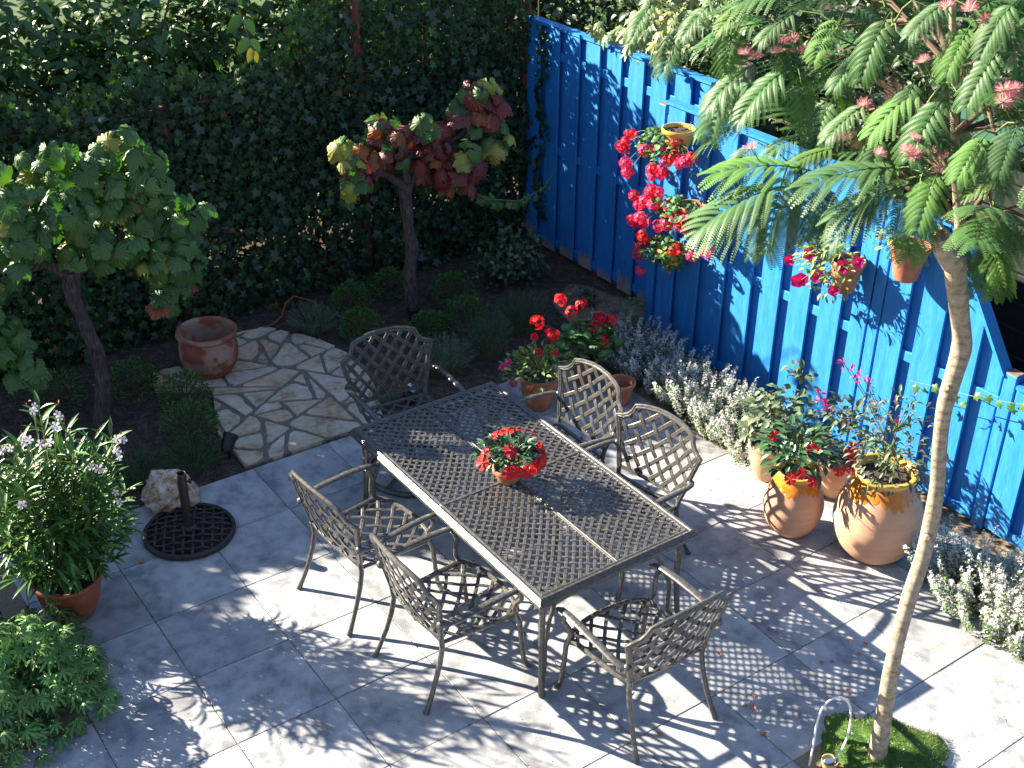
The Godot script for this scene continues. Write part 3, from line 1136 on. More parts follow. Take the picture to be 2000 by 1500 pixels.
func make_plants_behind() -> void:
	# broad-leaved shrubs on the far side of the ivy
	var spots := [[-0.9, -5.0], [0.2, -4.9], [1.05, -5.0], [1.95, -4.9], [2.95, -4.95], [4.0, -4.85], [5.1, -4.9], [6.3, -5.0]]
	var words := ["broad-leaved shrub beyond the ivy screen at its far left end", "light green broad-leaved shrub rising over the ivy above the left vine", "light green broad-leaved shrub behind the ivy beside the leaning brown post", "broad-leaved shrub behind the ivy with a leafy shoot hanging over it", "broad-leaved shrub behind the ivy next to the hanging shoot", "dark broad-leaved shrub behind the tall ivy post above the red vine", "broad-leaved shrub behind the ivy where the blue fence begins", "broad-leaved shrub beyond the corner of ivy and blue fence"]
	for k in spots.size():
		var s: Array = spots[k]
		var t := thing("broad_leaved_shrub", words[k], "shrub", Vector3(s[0], 0, s[1]), 0.0, "shrubs beyond the ivy screen")
		bush(t, Vector3(0, 1.42, 0), Vector3(0.85, 1.36, 0.6), 3000 if k else 900, "shrub", M.shrub, Color(0.05, 0.12, 0.028), Vector2(0.7, 1.35), 90 if k else 0, Vector3(-0.3, 0.8, 1.0))
		if k == 3:
			var path := [Vector3(0.1, 1.8, 0.1), Vector3(0.2, 2.6, 0.6), Vector3(0.3, 2.95, 1.25), Vector3(0.37, 2.82, 1.55), Vector3(0.41, 2.57, 1.65), Vector3(0.43, 2.4, 1.68)]
			var mb := MB.new()
			mb.tube(path, [0.012, 0.01, 0.007, 0.005, 0.004, 0.003], 6)
			obj("stem", mb.done(), M.twig, t)
			for l in [[0.55, -1.0, 0.9], [0.6, 1.0, 1.0], [0.72, -1.0, 1.3], [0.75, 1.0, 1.35], [0.88, -0.9, 1.3], [0.9, 0.9, 1.2], [0.97, -0.3, 1.0], [1.0, 0.4, 0.9]]:
				var f: float = l[0] * 5.0
				var i := mini(int(f), 4)
				var p: Vector3 = path[i].lerp(path[i + 1], f - i)
				obj("leaf", G["shrub%d" % (1 + i % 2)], M.shrub[i % 5] if l[0] < 0.95 else M.grape_yellow[0], t, frame(Vector3(l[1], -0.9, 0.25), Vector3(0.1 * l[1], 0.5, 1.0), p, l[2]))
	# tall conifers left of the view: their shade lies in bands over the patio
	conifer("broad tall dark conifer far beyond the ivy screen", Vector3(-11.3, 0, -14.0), 11.5, 1.5, 1100)
	# behind the blue fence: a dense row, a maple reaching over, a cut trunk, a dark shed
	var row := [[6.5, -4.2, 2.7, "behind the far end of the tall fence"], [6.55, -3.0, 2.9, "behind the maple"], [6.5, -1.75, 3.0, "behind the cut trunk"], [6.45, -0.55, 3.2, "behind the hung geranium pots"], [6.5, 0.5, 3.4, "beside the dark shed"], [8.6, -1.6, 3.2, "in the second row behind the cut trunk"], [8.9, 0.2, 3.5, "rising behind the dark shed"], [8.2, -3.6, 2.8, "in the second row behind the maple"]]
	for k in row.size():
		var s: Array = row[k]
		var t := thing("hedge_shrub", "dark evergreen shrub " + s[3], "shrub", Vector3(s[0], 0, s[1]), 0.0, "evergreen shrubs behind the blue fence")
		bush(t, Vector3(0, s[2] * 0.52, 0), Vector3(0.62, s[2] * 0.5, 0.8), 2300, "rose", M.rose, Color(0.04, 0.085, 0.03), Vector2(1.3, 2.3), 70, Vector3(-1.0, 0.6, 0.6), 0.6)
	var mp := thing("maple_tree", "pale green maple with pointed leaves reaching over the tall blue fence", "tree", Vector3(6.0, 0, -2.3))
	var mb2 := MB.new()
	mb2.tube([Vector3(0.25, -0.05, 0), Vector3(0.22, 0.8, 0.05), Vector3(0.12, 1.6, 0.15), Vector3(-0.1, 2.25, 0.3)], [0.05, 0.045, 0.035, 0.02], 9)
	obj("trunk", mb2.done(), M.dark_bark, mp)
	for b in [Vector3(-0.55, 2.32, 0.15), Vector3(-0.6, 2.42, 0.55), Vector3(-0.5, 2.55, 0.9), Vector3(-0.1, 2.7, 0.1), Vector3(-0.2, 2.72, 0.75), Vector3(-0.35, 2.6, 0.45)]:
		mb2 = MB.new()
		mb2.tube([Vector3(-0.02, 2.05, 0.25), Vector3(-0.02, 2.05, 0.25).lerp(b, 0.5) + Vector3(0, 0.12, 0), b], [0.018, 0.012, 0.005], 6)
		obj("branch", mb2.done(), M.dark_bark, mp)
		for k in 34:
			var p: Vector3 = b + Vector3(rr(-0.32, 0.28), rr(-0.16, 0.14), rr(-0.3, 0.3))
			var d := Vector3(rr(-1.0, 0.1), rr(-0.8, 0.0), rr(-0.6, 0.6))
			obj("leaf", G["maple%d" % (k % 3)], pick(M.maple), mp, frame(d, Vector3(rr(-0.5, 0.2), 1.0, rr(-0.3, 0.4)), p, rr(0.75, 1.25)))
	var st := thing("cut_trunk", "pale brown cut tree trunk standing behind the fence corner", "trunk", Vector3(5.75, 0, -1.2))
	mb2 = MB.new()
	mb2.lathe([Vector2(0.17, -0.05), Vector2(0.15, 0.5), Vector2(0.14, 1.4), Vector2(0.135, 2.1), Vector2(0.125, 2.24), Vector2(0.1, 2.26), Vector2(0.0, 2.265)], 22, Vector3.ZERO, 0.03)
	obj("bole", mb2.done(), M.pale_bark, st)
	var sh := thing("garden_shed", "garden shed coloured near-black for interior shade, with green eaves behind the sloping fence", "shed", Vector3(7.4, 0, 3.2))
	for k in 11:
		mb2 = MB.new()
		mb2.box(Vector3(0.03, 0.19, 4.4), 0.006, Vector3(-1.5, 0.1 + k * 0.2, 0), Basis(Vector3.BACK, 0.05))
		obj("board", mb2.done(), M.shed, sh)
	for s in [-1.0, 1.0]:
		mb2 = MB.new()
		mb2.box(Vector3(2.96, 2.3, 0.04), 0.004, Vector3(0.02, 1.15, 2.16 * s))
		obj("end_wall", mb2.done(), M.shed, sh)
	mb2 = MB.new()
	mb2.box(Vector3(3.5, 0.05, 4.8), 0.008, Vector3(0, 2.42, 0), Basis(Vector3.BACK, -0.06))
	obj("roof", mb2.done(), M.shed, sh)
	mb2 = MB.new()
	mb2.box(Vector3(0.035, 0.16, 4.84), 0.004, Vector3(-1.77, 2.42, 0))
	obj("eaves_board", mb2.done(), M.shed_trim, sh)


func conifer(label: String, at: Vector3, h: float, r: float, count: int) -> void:
	var t := thing("conifer", label, "tree", at)
	var mb := MB.new()
	mb.tube([Vector3(0, -0.05, 0), Vector3(0, h * 0.5, 0), Vector3(0, h * 0.96, 0)], [r * 0.2, r * 0.12, 0.01], 9)
	obj("trunk", mb.done(), M.dark_bark, t)
	var w := []
	var c := []
	for k in count:
		var y := rr(0.1, h)
		var rad := r * (pow(1.0 - y / h, 0.55) * 0.6 + 0.4 * (1.0 - smoothstep(0.93, 1.0, y / h))) * sqrt(rr(0.15, 1.0))
		var a := rr(0, TAU)
		var d := Vector3(cos(a), rr(0.2, 1.0), sin(a))
		w.append(frame(d, rdir(), Vector3(cos(a) * rad, y, sin(a) * rad), rr(1.4, 2.4)))
		c.append(tint(Color(0.02, 0.05, 0.02), 0.3))
	many("crown", G.purple0, M.tinted_leaf, t, w, c)


# ---------- cast metal furniture ----------
const RIBBON := [Vector2(-0.0098, 0.0), Vector2(-0.008, -0.003), Vector2(0.008, -0.003), Vector2(0.0098, 0.0), Vector2(0.0075, 0.0033), Vector2(-0.0075, 0.0033)]


func mitre_bar(a: Vector3, b: Vector3, out: Vector3, prof: Array) -> ArrayMesh:
	var mb := MB.new()
	var dir := (b - a).normalized()
	var n := prof.size()
	for k in n:
		var q: Vector2 = prof[k]
		var r: Vector2 = prof[(k + 1) % n]
		mb.face([a + (out - dir) * q.x + Vector3.UP * q.y, b + (out + dir) * q.x + Vector3.UP * q.y, b + (out + dir) * r.x + Vector3.UP * r.y, a + (out - dir) * r.x + Vector3.UP * r.y])
	return mb.done()


func make_table() -> void:
	var top := 0.7
	var t := thing("patio_table", "long bronze cast-metal patio table with woven lattice top", "table", Vector3(2.105, 0, 0.7925))
	var hx := 0.545
	var hz := 1.04
	var prof := [Vector2(-0.03, -0.012), Vector2(-0.03, 0.006), Vector2(-0.022, 0.009), Vector2(-0.01, 0.005), Vector2(-0.004, 0.01), Vector2(0.004, 0.0125), Vector2(0.0085, 0.0115), Vector2(0.014, 0.0065), Vector2(0.0145, 0.0005), Vector2(0.0215, -0.006), Vector2(0.022, -0.0105), Vector2(0.0305, -0.0185), Vector2(0.0335, -0.029), Vector2(0.03, -0.04), Vector2(0.018, -0.046), Vector2(0.004, -0.044), Vector2(0.002, -0.016)]
	var corners := [Vector3(-hx, top, -hz), Vector3(hx, top, -hz), Vector3(hx, top, hz), Vector3(-hx, top, hz)]
	for k in 4:
		var a: Vector3 = corners[k]
		var b: Vector3 = corners[(k + 1) % 4]
		var d := (b - a).normalized()
		obj("rim", mitre_bar(a, b, Vector3(d.z, 0, -d.x), prof), M.bronze, t)
	# dividing bars: a ridged one down the length, a plain one across
	var mb := MB.new()
	mb.sweep([Vector3(0, top, -hz + 0.02), Vector3(0, top, hz - 0.02)], [Vector3.UP], [Vector2(-0.013, -0.012), Vector2(0.013, -0.012), Vector2(0.013, 0.005), Vector2(0.009, 0.0075), Vector2(0.003, 0.0075), Vector2(0.0, 0.004), Vector2(-0.003, 0.0075), Vector2(-0.009, 0.0075), Vector2(-0.013, 0.005)])
	obj("centre_bar", mb.done(), M.bronze, t)
	for s in [-1.0, 1.0]:
		mb = MB.new()
		mb.box(Vector3(hx - 0.03, 0.014, 0.022), 0.002, Vector3(s * (hx + 0.012) / 2, top - 0.001, 0))
		obj("cross_bar", mb.done(), M.bronze, t)
	# woven slats, two bowed families on each half
	var dc := 0.064
	for half in [-1.0, 1.0]:
		var x0: float = 0.012 if half > 0 else -hx + 0.02
		var x1: float = hx - 0.02 if half > 0 else -0.012
		var xc := (x0 + x1) / 2
		for fam in [-1.0, 1.0]:
			for k in range(-25, 26):
				var path := []
				var x := x0
				while x <= x1 + 0.001:
					var u := x - xc
					var z: float = k * dc + fam * u + 0.3 * half * u * u + 0.06 * sin(u * 3.0) * half
					if absf(z) < hz - 0.015:
						path.append(Vector3(x, top - 0.0015 + fam * 0.002 * cos(PI * u * 2.0 / dc), z))
					x += dc / 8.0
				if path.size() < 3:
					continue
				mb = MB.new()
				mb.sweep(path, [Vector3.UP], RIBBON)
				obj("slat", mb.done(), M.bronze, t)
	# apron under the rim
	for s in [-1.0, 1.0]:
		mb = MB.new()
		mb.box(Vector3(0.02, 0.05, hz * 2 - 0.14), 0.004, Vector3(s * (hx - 0.05), top - 0.055, 0))
		obj("apron", mb.done(), M.bronze, t)
		mb = MB.new()
		mb.box(Vector3(hx * 2 - 0.14, 0.05, 0.02), 0.004, Vector3(0, top - 0.055, s * (hz - 0.05)))
		obj("apron", mb.done(), M.bronze, t)
	for sx in [-1.0, 1.0]:
		for sz in [-1.0, 1.0]:
			var c := Vector3(sx * (hx - 0.045), 0, sz * (hz - 0.045))
			mb = MB.new()
			mb.tube([c + Vector3(0, 0.66, 0), c + Vector3(0, 0.35, 0), c + Vector3(sx * 0.012, 0.1, sz * 0.02), c + Vector3(sx * 0.03, 0.03, sz * 0.05), c + Vector3(sx * 0.035, 0.0, sz * 0.06)], [0.021, 0.019, 0.018, 0.019, 0.022], 10)
			obj("leg", mb.done(), M.bronze, t)
			mb = MB.new()
			var e := Vector3(-sx * 0.09, 0, -sz * 0.04)
			mb.tube([c + e * 2.2 + Vector3(0, 0.665, 0), c + e * 1.7 + Vector3(0, 0.57, 0), c + e * 0.9 + Vector3(0, 0.45, 0), c + e * 0.42 + Vector3(0, 0.3, 0), c + e * 0.4 + Vector3(0, 0.1, 0), c + e * 0.1 + Vector3(sx * 0.01, 0.04, sz * 0.02)], 0.014, 8)
			obj("brace", mb.done(), M.bronze, t)


func back_at(x: float, y: float) -> Vector3:
	return Vector3(x, y, -0.232 - (y - 0.46) * 0.25 - 0.05 * (1.0 - x * x / 0.13))


func inside_runs(poly: PackedVector2Array, f: Callable, a: float, b: float, step: float) -> Array:
	var runs := []
	var run := []
	var x := a
	while x <= b:
		var q := Vector2(x, f.call(x))
		if Geometry2D.is_point_in_polygon(q, poly):
			run.append(q)
		elif run.size():
			if run.size() > 2:
				runs.append(run)
			run = []
		x += step
	if run.size() > 2:
		runs.append(run)
	return runs


func chair_meshes() -> void:
	var mb: MB
	# outline of the shield-shaped back
	var half := [Vector2(0.262, 0.475), Vector2(0.278, 0.53), Vector2(0.296, 0.6), Vector2(0.315, 0.68), Vector2(0.338, 0.76), Vector2(0.355, 0.806), Vector2(0.318, 0.812), Vector2(0.283, 0.83), Vector2(0.256, 0.862), Vector2(0.243, 0.902), Vector2(0.18, 0.92), Vector2(0.09, 0.934), Vector2(0.0, 0.938)]
	var line := []
	for q in half:
		line.append(q)
	for k in range(half.size() - 2, -1, -1):
		line.append(Vector2(-half[k].x, half[k].y))
	var path := []
	var ups := []
	for q in line:
		path.append(back_at(q.x, q.y))
		ups.append(Vector3(-q.x * 0.7, 0.25, 1.0).normalized())
	var bar := [Vector2(-0.018, -0.004), Vector2(-0.010, -0.012), Vector2(0.010, -0.012), Vector2(0.018, -0.004), Vector2(0.018, 0.004), Vector2(0.011, 0.012), Vector2(0.004, 0.012), Vector2(0.0, 0.008), Vector2(-0.004, 0.012), Vector2(-0.011, 0.012), Vector2(-0.018, 0.004)]
	mb = MB.new()
	mb.sweep(path, ups, bar)
	G.back_frame = mb.done()
	mb = MB.new()
	path = []
	ups = []
	for k in 9:
		var x := lerpf(-0.265, 0.265, k / 8.0)
		path.append(back_at(x, 0.475))
		ups.append(Vector3(-x * 0.7, 0.25, 1.0).normalized())
	mb.sweep(path, ups, [Vector2(-0.01, -0.008), Vector2(0.01, -0.008), Vector2(0.01, 0.008), Vector2(-0.01, 0.008)])
	G.back_rail = mb.done()
	# ribbons of the back: ridged, bowed, woven
	var ridged := [Vector2(-0.0145, -0.002), Vector2(0.0145, -0.002), Vector2(0.0145, 0.002), Vector2(0.011, 0.0045), Vector2(0.006, 0.0045), Vector2(0.0045, 0.002), Vector2(0.003, 0.0045), Vector2(-0.003, 0.0045), Vector2(-0.0045, 0.002), Vector2(-0.006, 0.0045), Vector2(-0.011, 0.0045), Vector2(-0.0145, 0.002)]
	var poly := PackedVector2Array(line)
	G.back_slats = []
	var dc := 0.118
	for fam in [-1.0, 1.0]:
		for k in range(-1, 12):
			for run in inside_runs(poly, func(x): return 0.03 + k * dc + fam * 1.05 * x + 0.75 * x * x, -0.36, 0.36, 0.01):
				path = []
				ups = []
				for q in run:
					var nrm := Vector3(-q.x * 0.7, 0.25, 1.0).normalized()
					path.append(back_at(q.x, q.y) + nrm * fam * 0.004 * cos(PI * q.x * 2.1 / dc))
					ups.append(nrm)
				mb = MB.new()
				mb.sweep(path, ups, ridged)
				G.back_slats.append(mb.done())
	# seat
	var so := []
	for q in [Vector2(-0.25, -0.24), Vector2(-0.262, -0.1), Vector2(-0.275, 0.05), Vector2(-0.285, 0.2), Vector2(-0.27, 0.25), Vector2(-0.2, 0.28), Vector2(-0.1, 0.3), Vector2(0, 0.306)]:
		so.append(q)
	for k in range(so.size() - 2, -1, -1):
		so.append(Vector2(-so[k].x, so[k].y))
	path = []
	for q in so:
		path.append(Vector3(q.x, 0.425, q.y))
	path.append(Vector3(0, 0.425, -0.24))
	mb = MB.new()
	var rail := []
	for k in 8:
		var a := TAU * k / 8
		rail.append(Vector2(cos(a) * 0.016, sin(a) * 0.014))
	mb.sweep(path, [Vector3.UP], rail, true)
	G.seat_frame = mb.done()
	G.seat_slats = []
	poly = PackedVector2Array(so)
	dc = 0.12
	for fam in [-1.0, 1.0]:
		for k in range(-6, 8):
			for run in inside_runs(poly, func(x): return 0.02 + k * dc + fam * 1.0 * x - 0.7 * x * x, -0.3, 0.3, 0.0125):
				path = []
				for q in run:
					var dip := 0.022 * (1.0 - pow(q.x / 0.28, 2.0)) * (1.0 - pow((q.y - 0.02) / 0.3, 2.0))
					path.append(Vector3(q.x, 0.424 - dip + fam * 0.003 * cos(PI * q.x * 2.0 / dc), q.y))
				mb = MB.new()
				mb.sweep(path, [Vector3.UP], [Vector2(-0.011, -0.003), Vector2(0.011, -0.003), Vector2(0.011, 0.002), Vector2(0.008, 0.004), Vector2(-0.008, 0.004), Vector2(-0.011, 0.002)])
				G.seat_slats.append(mb.done())
	for s in [-1.0, 1.0]:
		var i := 0 if s < 0 else 1
		mb = MB.new()
		mb.tube([Vector3(s * 0.285, 0.0, -0.385), Vector3(s * 0.283, 0.015, -0.375), Vector3(s * 0.275, 0.08, -0.345), Vector3(s * 0.266, 0.18, -0.305), Vector3(s * 0.26, 0.3, -0.268), Vector3(s * 0.258, 0.4, -0.25), Vector3(s * 0.262, 0.48, back_at(0.262, 0.48).z)], [0.02, 0.017, 0.0145, 0.015, 0.016, 0.016, 0.016], 10)
		G["rear_leg%d" % i] = mb.done()
		mb = MB.new()
		mb.tube([Vector3(s * 0.335, 0.632, 0.205), Vector3(s * 0.337, 0.6, 0.225), Vector3(s * 0.33, 0.56, 0.235), Vector3(s * 0.31, 0.52, 0.215), Vector3(s * 0.298, 0.48, 0.205), Vector3(s * 0.294, 0.43, 0.225), Vector3(s * 0.294, 0.36, 0.25), Vector3(s * 0.294, 0.2, 0.265), Vector3(s * 0.296, 0.07, 0.28), Vector3(s * 0.3, 0.015, 0.305), Vector3(s * 0.302, 0.0, 0.318)], [0.014, 0.0145, 0.0145, 0.0145, 0.015, 0.016, 0.016, 0.015, 0.0145, 0.018, 0.02], 10)
		G["front_leg%d" % i] = mb.done()
		mb = MB.new()
		mb.tube([Vector3(s * 0.335, 0.632, 0.205), Vector3(s * 0.337, 0.6, 0.225), Vector3(s * 0.33, 0.56, 0.235), Vector3(s * 0.31, 0.52, 0.215), Vector3(s * 0.298, 0.48, 0.205), Vector3(s * 0.285, 0.43, 0.2)], [0.014, 0.0145, 0.0145, 0.0145, 0.015, 0.016], 10)
		G["arm_post%d" % i] = mb.done()
		mb = MB.new()
		mb.tube([Vector3(s * 0.298, 0.618, -0.285), Vector3(s * 0.325, 0.624, -0.29), Vector3(s * 0.343, 0.63, -0.262), Vector3(s * 0.35, 0.636, -0.2), Vector3(s * 0.35, 0.646, -0.08), Vector3(s * 0.347, 0.652, 0.06), Vector3(s * 0.342, 0.65, 0.18), Vector3(s * 0.338, 0.64, 0.25), Vector3(s * 0.336, 0.62, 0.285), Vector3(s * 0.336, 0.598, 0.288)], [0.015, 0.018, 0.021, 0.0225, 0.024, 0.0245, 0.023, 0.021, 0.018, 0.012], 12, 0.55, Vector3(0, 1, 0.02))
		G["arm%d" % i] = mb.done()
	mb = MB.new()
	mb.lathe([Vector2(0.0, -0.012), Vector2(0.012, -0.008), Vector2(0.014, 0.0), Vector2(0.012, 0.008), Vector2(0.0, 0.012)], 12)
	G.stud = mb.done()
	mb = MB.new()
	mb.lathe([Vector2(0.0, -0.026), Vector2(0.014, -0.022), Vector2(0.023, -0.012), Vector2(0.026, 0.0), Vector2(0.023, 0.012), Vector2(0.014, 0.022), Vector2(0.0, 0.026)], 14)
	G.knuckle = mb.done()
	# round base of the swivel chair
	mb = MB.new()
	var ring := []
	for k in 49:
		var a := TAU * k / 48
		ring.append(Vector3(cos(a) * 0.33, 0.021, sin(a) * 0.33))
	mb.tube(ring, 0.02, 8, 1.0, Vector3.UP, false)
	G.base_ring = mb.done()
	for k in 2:
		mb = MB.new()
		var d := Vector3(1, 0, 0) if k == 0 else Vector3(0, 0, 1)
		mb.tube([d * -0.33 + Vector3(0, 0.022, 0), d * -0.16 + Vector3(0, 0.05, 0), Vector3(0, 0.075, 0), d * 0.16 + Vector3(0, 0.05, 0), d * 0.33 + Vector3(0, 0.022, 0)], 0.016, 8)
		G["base_bar%d" % k] = mb.done()
	mb = MB.new()
	mb.lathe([Vector2(0.0, 0.05), Vector2(0.04, 0.05), Vector2(0.04, 0.1), Vector2(0.026, 0.11), Vector2(0.026, 0.33), Vector2(0.09, 0.36), Vector2(0.1, 0.39), Vector2(0.0, 0.39)], 18)
	G.column = mb.done()


func chair(label: String, at: Vector3, turn: float, swivel := false) -> Node3D:
	var t := thing("patio_chair", label, "chair", at, turn, "cast-metal chairs around the patio table")
	var bf := obj("backrest", G.back_frame, M.bronze, t)
	obj("lower_rail", G.back_rail, M.bronze, bf)
	for m in G.back_slats:
		obj("slat", m, M.bronze, bf)
	var s := obj("seat", G.seat_frame, M.bronze, t)
	for m in G.seat_slats:
		obj("slat", m, M.bronze, s)
	for i in 2:
		var am := obj("arm", G["arm%d" % i], M.bronze, t)
		obj("knuckle", G.knuckle, M.bronze, am, Transform3D(Basis(), Vector3(0.318 * (-1.0 if i == 0 else 1.0), 0.62, -0.292)))
		if swivel:
			obj("arm_post", G["arm_post%d" % i], M.bronze, t)
			var mb := MB.new()
			var e := -1.0 if i == 0 else 1.0
			mb.tube([Vector3(e * 0.25, 0.415, -0.235), Vector3(e * 0.258, 0.44, -0.24), Vector3(e * 0.262, 0.48, back_at(0.262, 0.48).z)], 0.016, 10)
			obj("back_post", mb.done(), M.bronze, t)
		else:
			obj("leg", G["rear_leg%d" % i], M.bronze, t)
			obj("leg", G["front_leg%d" % i], M.bronze, t)
	if swivel:
		var r := obj("swivel_base", G.base_ring, M.bronze, t, Transform3D(Basis(Vector3.UP, 0.5), Vector3(0, 0, 0.05)))
		obj("bar", G.base_bar0, M.bronze, r)
		obj("bar", G.base_bar1, M.bronze, r)
		obj("column", G.column, M.bronze, r)
		var mb := MB.new()
		mb.box(Vector3(0.3, 0.02, 0.36), 0.004, Vector3(0, 0.395, 0.03))
		obj("seat_plate", mb.done(), M.bronze, t)
	else:
		obj("stud", G.stud, M.bronze, t, Transform3D(Basis(Vector3.RIGHT, PI / 2), Vector3(0, 0.427, -0.262)))
	return t


func make_chairs() -> void:
	chair_meshes()
	chair("bronze lattice chair at the table side beside the umbrella base", Vector3(1.27, 0, 0.46), PI / 2 + 0.09)
	chair("bronze lattice chair at the table side next to the badged chair, on open slabs", Vector3(1.34, 0, 1.3), PI / 2 + 0.01)
	chair("bronze lattice chair at the table side in front of the petunia pot", Vector3(2.74, 0, 0.34), -PI / 2 - 0.02)
	chair("bronze lattice chair at the table side in front of the orange jars", Vector3(2.73, 0, 1.1), -PI / 2 + 0.12)
	chair("bronze swivel chair on a round base at the table end by the stone path", Vector3(2.15, 0, -0.57), -0.09, true)
	var n := chair("bronze lattice chair with an oval badge at the table end by the silk tree", Vector3(1.985, 0, 2.15), PI)
	# the maker's oval badge on the rear seat rail
	var mb := MB.new()
	var ring := []
	for k in 25:
		var a := TAU * k / 24
		ring.append(Vector3(cos(a) * 0.021, sin(a) * 0.012, 0))
	mb.tube(ring, 0.0016, 5, 1.0, Vector3.ZERO, false)
	var b := obj("badge", mb.done(), M.badge, n, Transform3D(Basis(Vector3.UP, PI), Vector3(-0.06, 0.428, -0.2595)))
	mb = MB.new()
	for q in [[-0.009, 0.0, 0.007, 0.002], [-0.002, 0.001, 0.002, 0.009], [0.005, 0.0, 0.006, 0.002], [0.009, 0.002, 0.002, 0.008]]:
		mb.box(Vector3(q[2], q[3], 0.0012), 0.0002, Vector3(q[0], q[1], 0))
	obj("lettering", mb.done(), M.badge, b)


func make_umbrella_base() -> void:
	var t := thing("umbrella_base", "round cast-iron umbrella base with woven pattern and empty upright tube", "umbrella base", Vector3(0.52, 0, -0.72), 0.35)
	var mb := MB.new()
	mb.lathe([Vector2(0.295, 0.0), Vector2(0.305, 0.008), Vector2(0.306, 0.03), Vector2(0.298, 0.042), Vector2(0.282, 0.043), Vector2(0.276, 0.036), Vector2(0.276, 0.01)], 64)
	obj("rim", mb.done(), M.cast_iron, t)
	mb = MB.new()
	mb.lathe([Vector2(0.28, 0.012), Vector2(0.0, 0.014)], 48)
	obj("plate", mb.done(), M.cast_iron, t)
	var dc := 0.088
	for fam in [-1.0, 1.0]:
		for k in range(-7, 8):
			var path := []
			var x := -0.28
			while x <= 0.28:
				var z: float = (k + 0.5) * dc + fam * x
				var r := sqrt(x * x + z * z)
				if r < 0.279:
					path.append(Vector3(x, 0.026 + 0.03 * (1.0 - r * r / 0.08) + fam * 0.005 * cos(PI * x * 2.0 / dc), z))
				x += dc / 8.0
			if path.size() > 2:
				mb = MB.new()
				mb.sweep(path, [Vector3.UP], [Vector2(-0.011, -0.006), Vector2(0.011, -0.006), Vector2(0.01, 0.004), Vector2(0.005, 0.008), Vector2(-0.005, 0.008), Vector2(-0.01, 0.004)])
				obj("slat", mb.done(), M.cast_iron, t)
	mb = MB.new()
	mb.lathe([Vector2(0.06, 0.02), Vector2(0.056, 0.066), Vector2(0.045, 0.075), Vector2(0.03, 0.076)], 24)
	obj("collar", mb.done(), M.cast_iron, t)
	mb = MB.new()
	mb.lathe([Vector2(0.031, 0.06), Vector2(0.031, 0.488), Vector2(0.0295, 0.49), Vector2(0.027, 0.488), Vector2(0.027, 0.1), Vector2(0.0, 0.1)], 24)
	obj("tube", mb.done(), M.cast_iron, t)
	mb = MB.new()
	mb.tube([Vector3(0.02, 0.42, 0.0), Vector3(0.045, 0.42, 0.0)], 0.006, 8)
	mb.tube([Vector3(0.04, 0.42, 0), Vector3(0.046, 0.42, 0), Vector3(0.056, 0.42, 0), Vector3(0.06, 0.42, 0)], [0.012, 0.017, 0.017, 0.012], 10)
	obj("knob", mb.done(), M.black, t, Transform3D(Basis(Vector3.UP, -0.75), Vector3.ZERO))


func make_rock() -> void:
	var n := FastNoiseLite.new()
	n.seed = 23
	n.frequency = 1.6
	n.fractal_type = FastNoiseLite.FRACTAL_RIDGED
	n.fractal_octaves = 4
	var mb := MB.new()
	var seg := 44
	var rows := 26
	for j in rows + 1:
		for i in seg + 1:
			var a := TAU * i / seg
			var b := PI * j / rows
			var d := Vector3(sin(b) * cos(a), cos(b), sin(b) * sin(a))
			var r := 0.16 + 0.055 * n.get_noise_3dv(d * 1.1) + 0.02 * sin(d.x * 5.0 + 1.0)
			# a few broken faces
			for pl in [Vector3(0.2, 0.75, 0.65), Vector3(-0.8, 0.5, 0.2), Vector3(0.9, 0.3, 0.1), Vector3(0.0, 0.2, 1.0), Vector3(-0.3, 0.9, -0.3)]:
				var c: float = d.dot(pl.normalized())
				if c > 0.05:
					r = minf(r, 0.135 / c + 0.012 * n.get_noise_3dv(d * 3.0))
			mb.p(Vector3(d.x * r * 1.12, maxf(d.y * r * 1.0 + 0.1, 0.0), d.z * r * 0.95))
	for j in rows:
		for i in seg:
			var a := j * (seg + 1) + i
			mb.quad(a, a + 1, a + seg + 2, a + seg + 1)
	tag(obj("rock", mb.done(), M.rock, self, Transform3D(Basis(Vector3.UP, 2.4), Vector3(0.55, 0.0, -1.13))), "rough white and ochre quartz rock at the slab edge behind the umbrella base", "rock")


# ---------- vines, the silk tree ----------
func twisted_trunk(t: Node3D, path: Array, rad: Array) -> void:
	var c := Curve3D.new()
	for q in path:
		c.add_point(q)
	var fine := []
	var rs := []
	var n := 26
	for k in n + 1:
		var f := float(k) / n * (path.size() - 1)
		var i := mini(int(f), path.size() - 2)
		var a: Vector3 = path[maxi(i - 1, 0)]
		var b: Vector3 = path[i]
		var d: Vector3 = path[i + 1]
		var e: Vector3 = path[mini(i + 2, path.size() - 1)]
		fine.append(b.cubic_interpolate(d, a, e, f - i))
		rs.append(lerpf(rad[i], rad[i + 1], f - i))
	var mb := MB.new()
	mb.tube(fine, rs.map(func(r): return r * 0.8), 14)
	for s in 5:
		var strand := []
		var sr := []
		for k in n + 1:
			var a := TAU * s / 5.0 + k * 0.16 + 0.5 * sin(k * 0.5 + s)
			strand.append(fine[k] + Vector3(cos(a), 0, sin(a)) * rs[k] * 0.55)
			sr.append(rs[k] * (0.42 + 0.1 * sin(k * 0.9 + s * 2.0)))
		mb.tube(strand, sr, 7)
	obj("trunk", mb.done(), M.vine_bark, t)


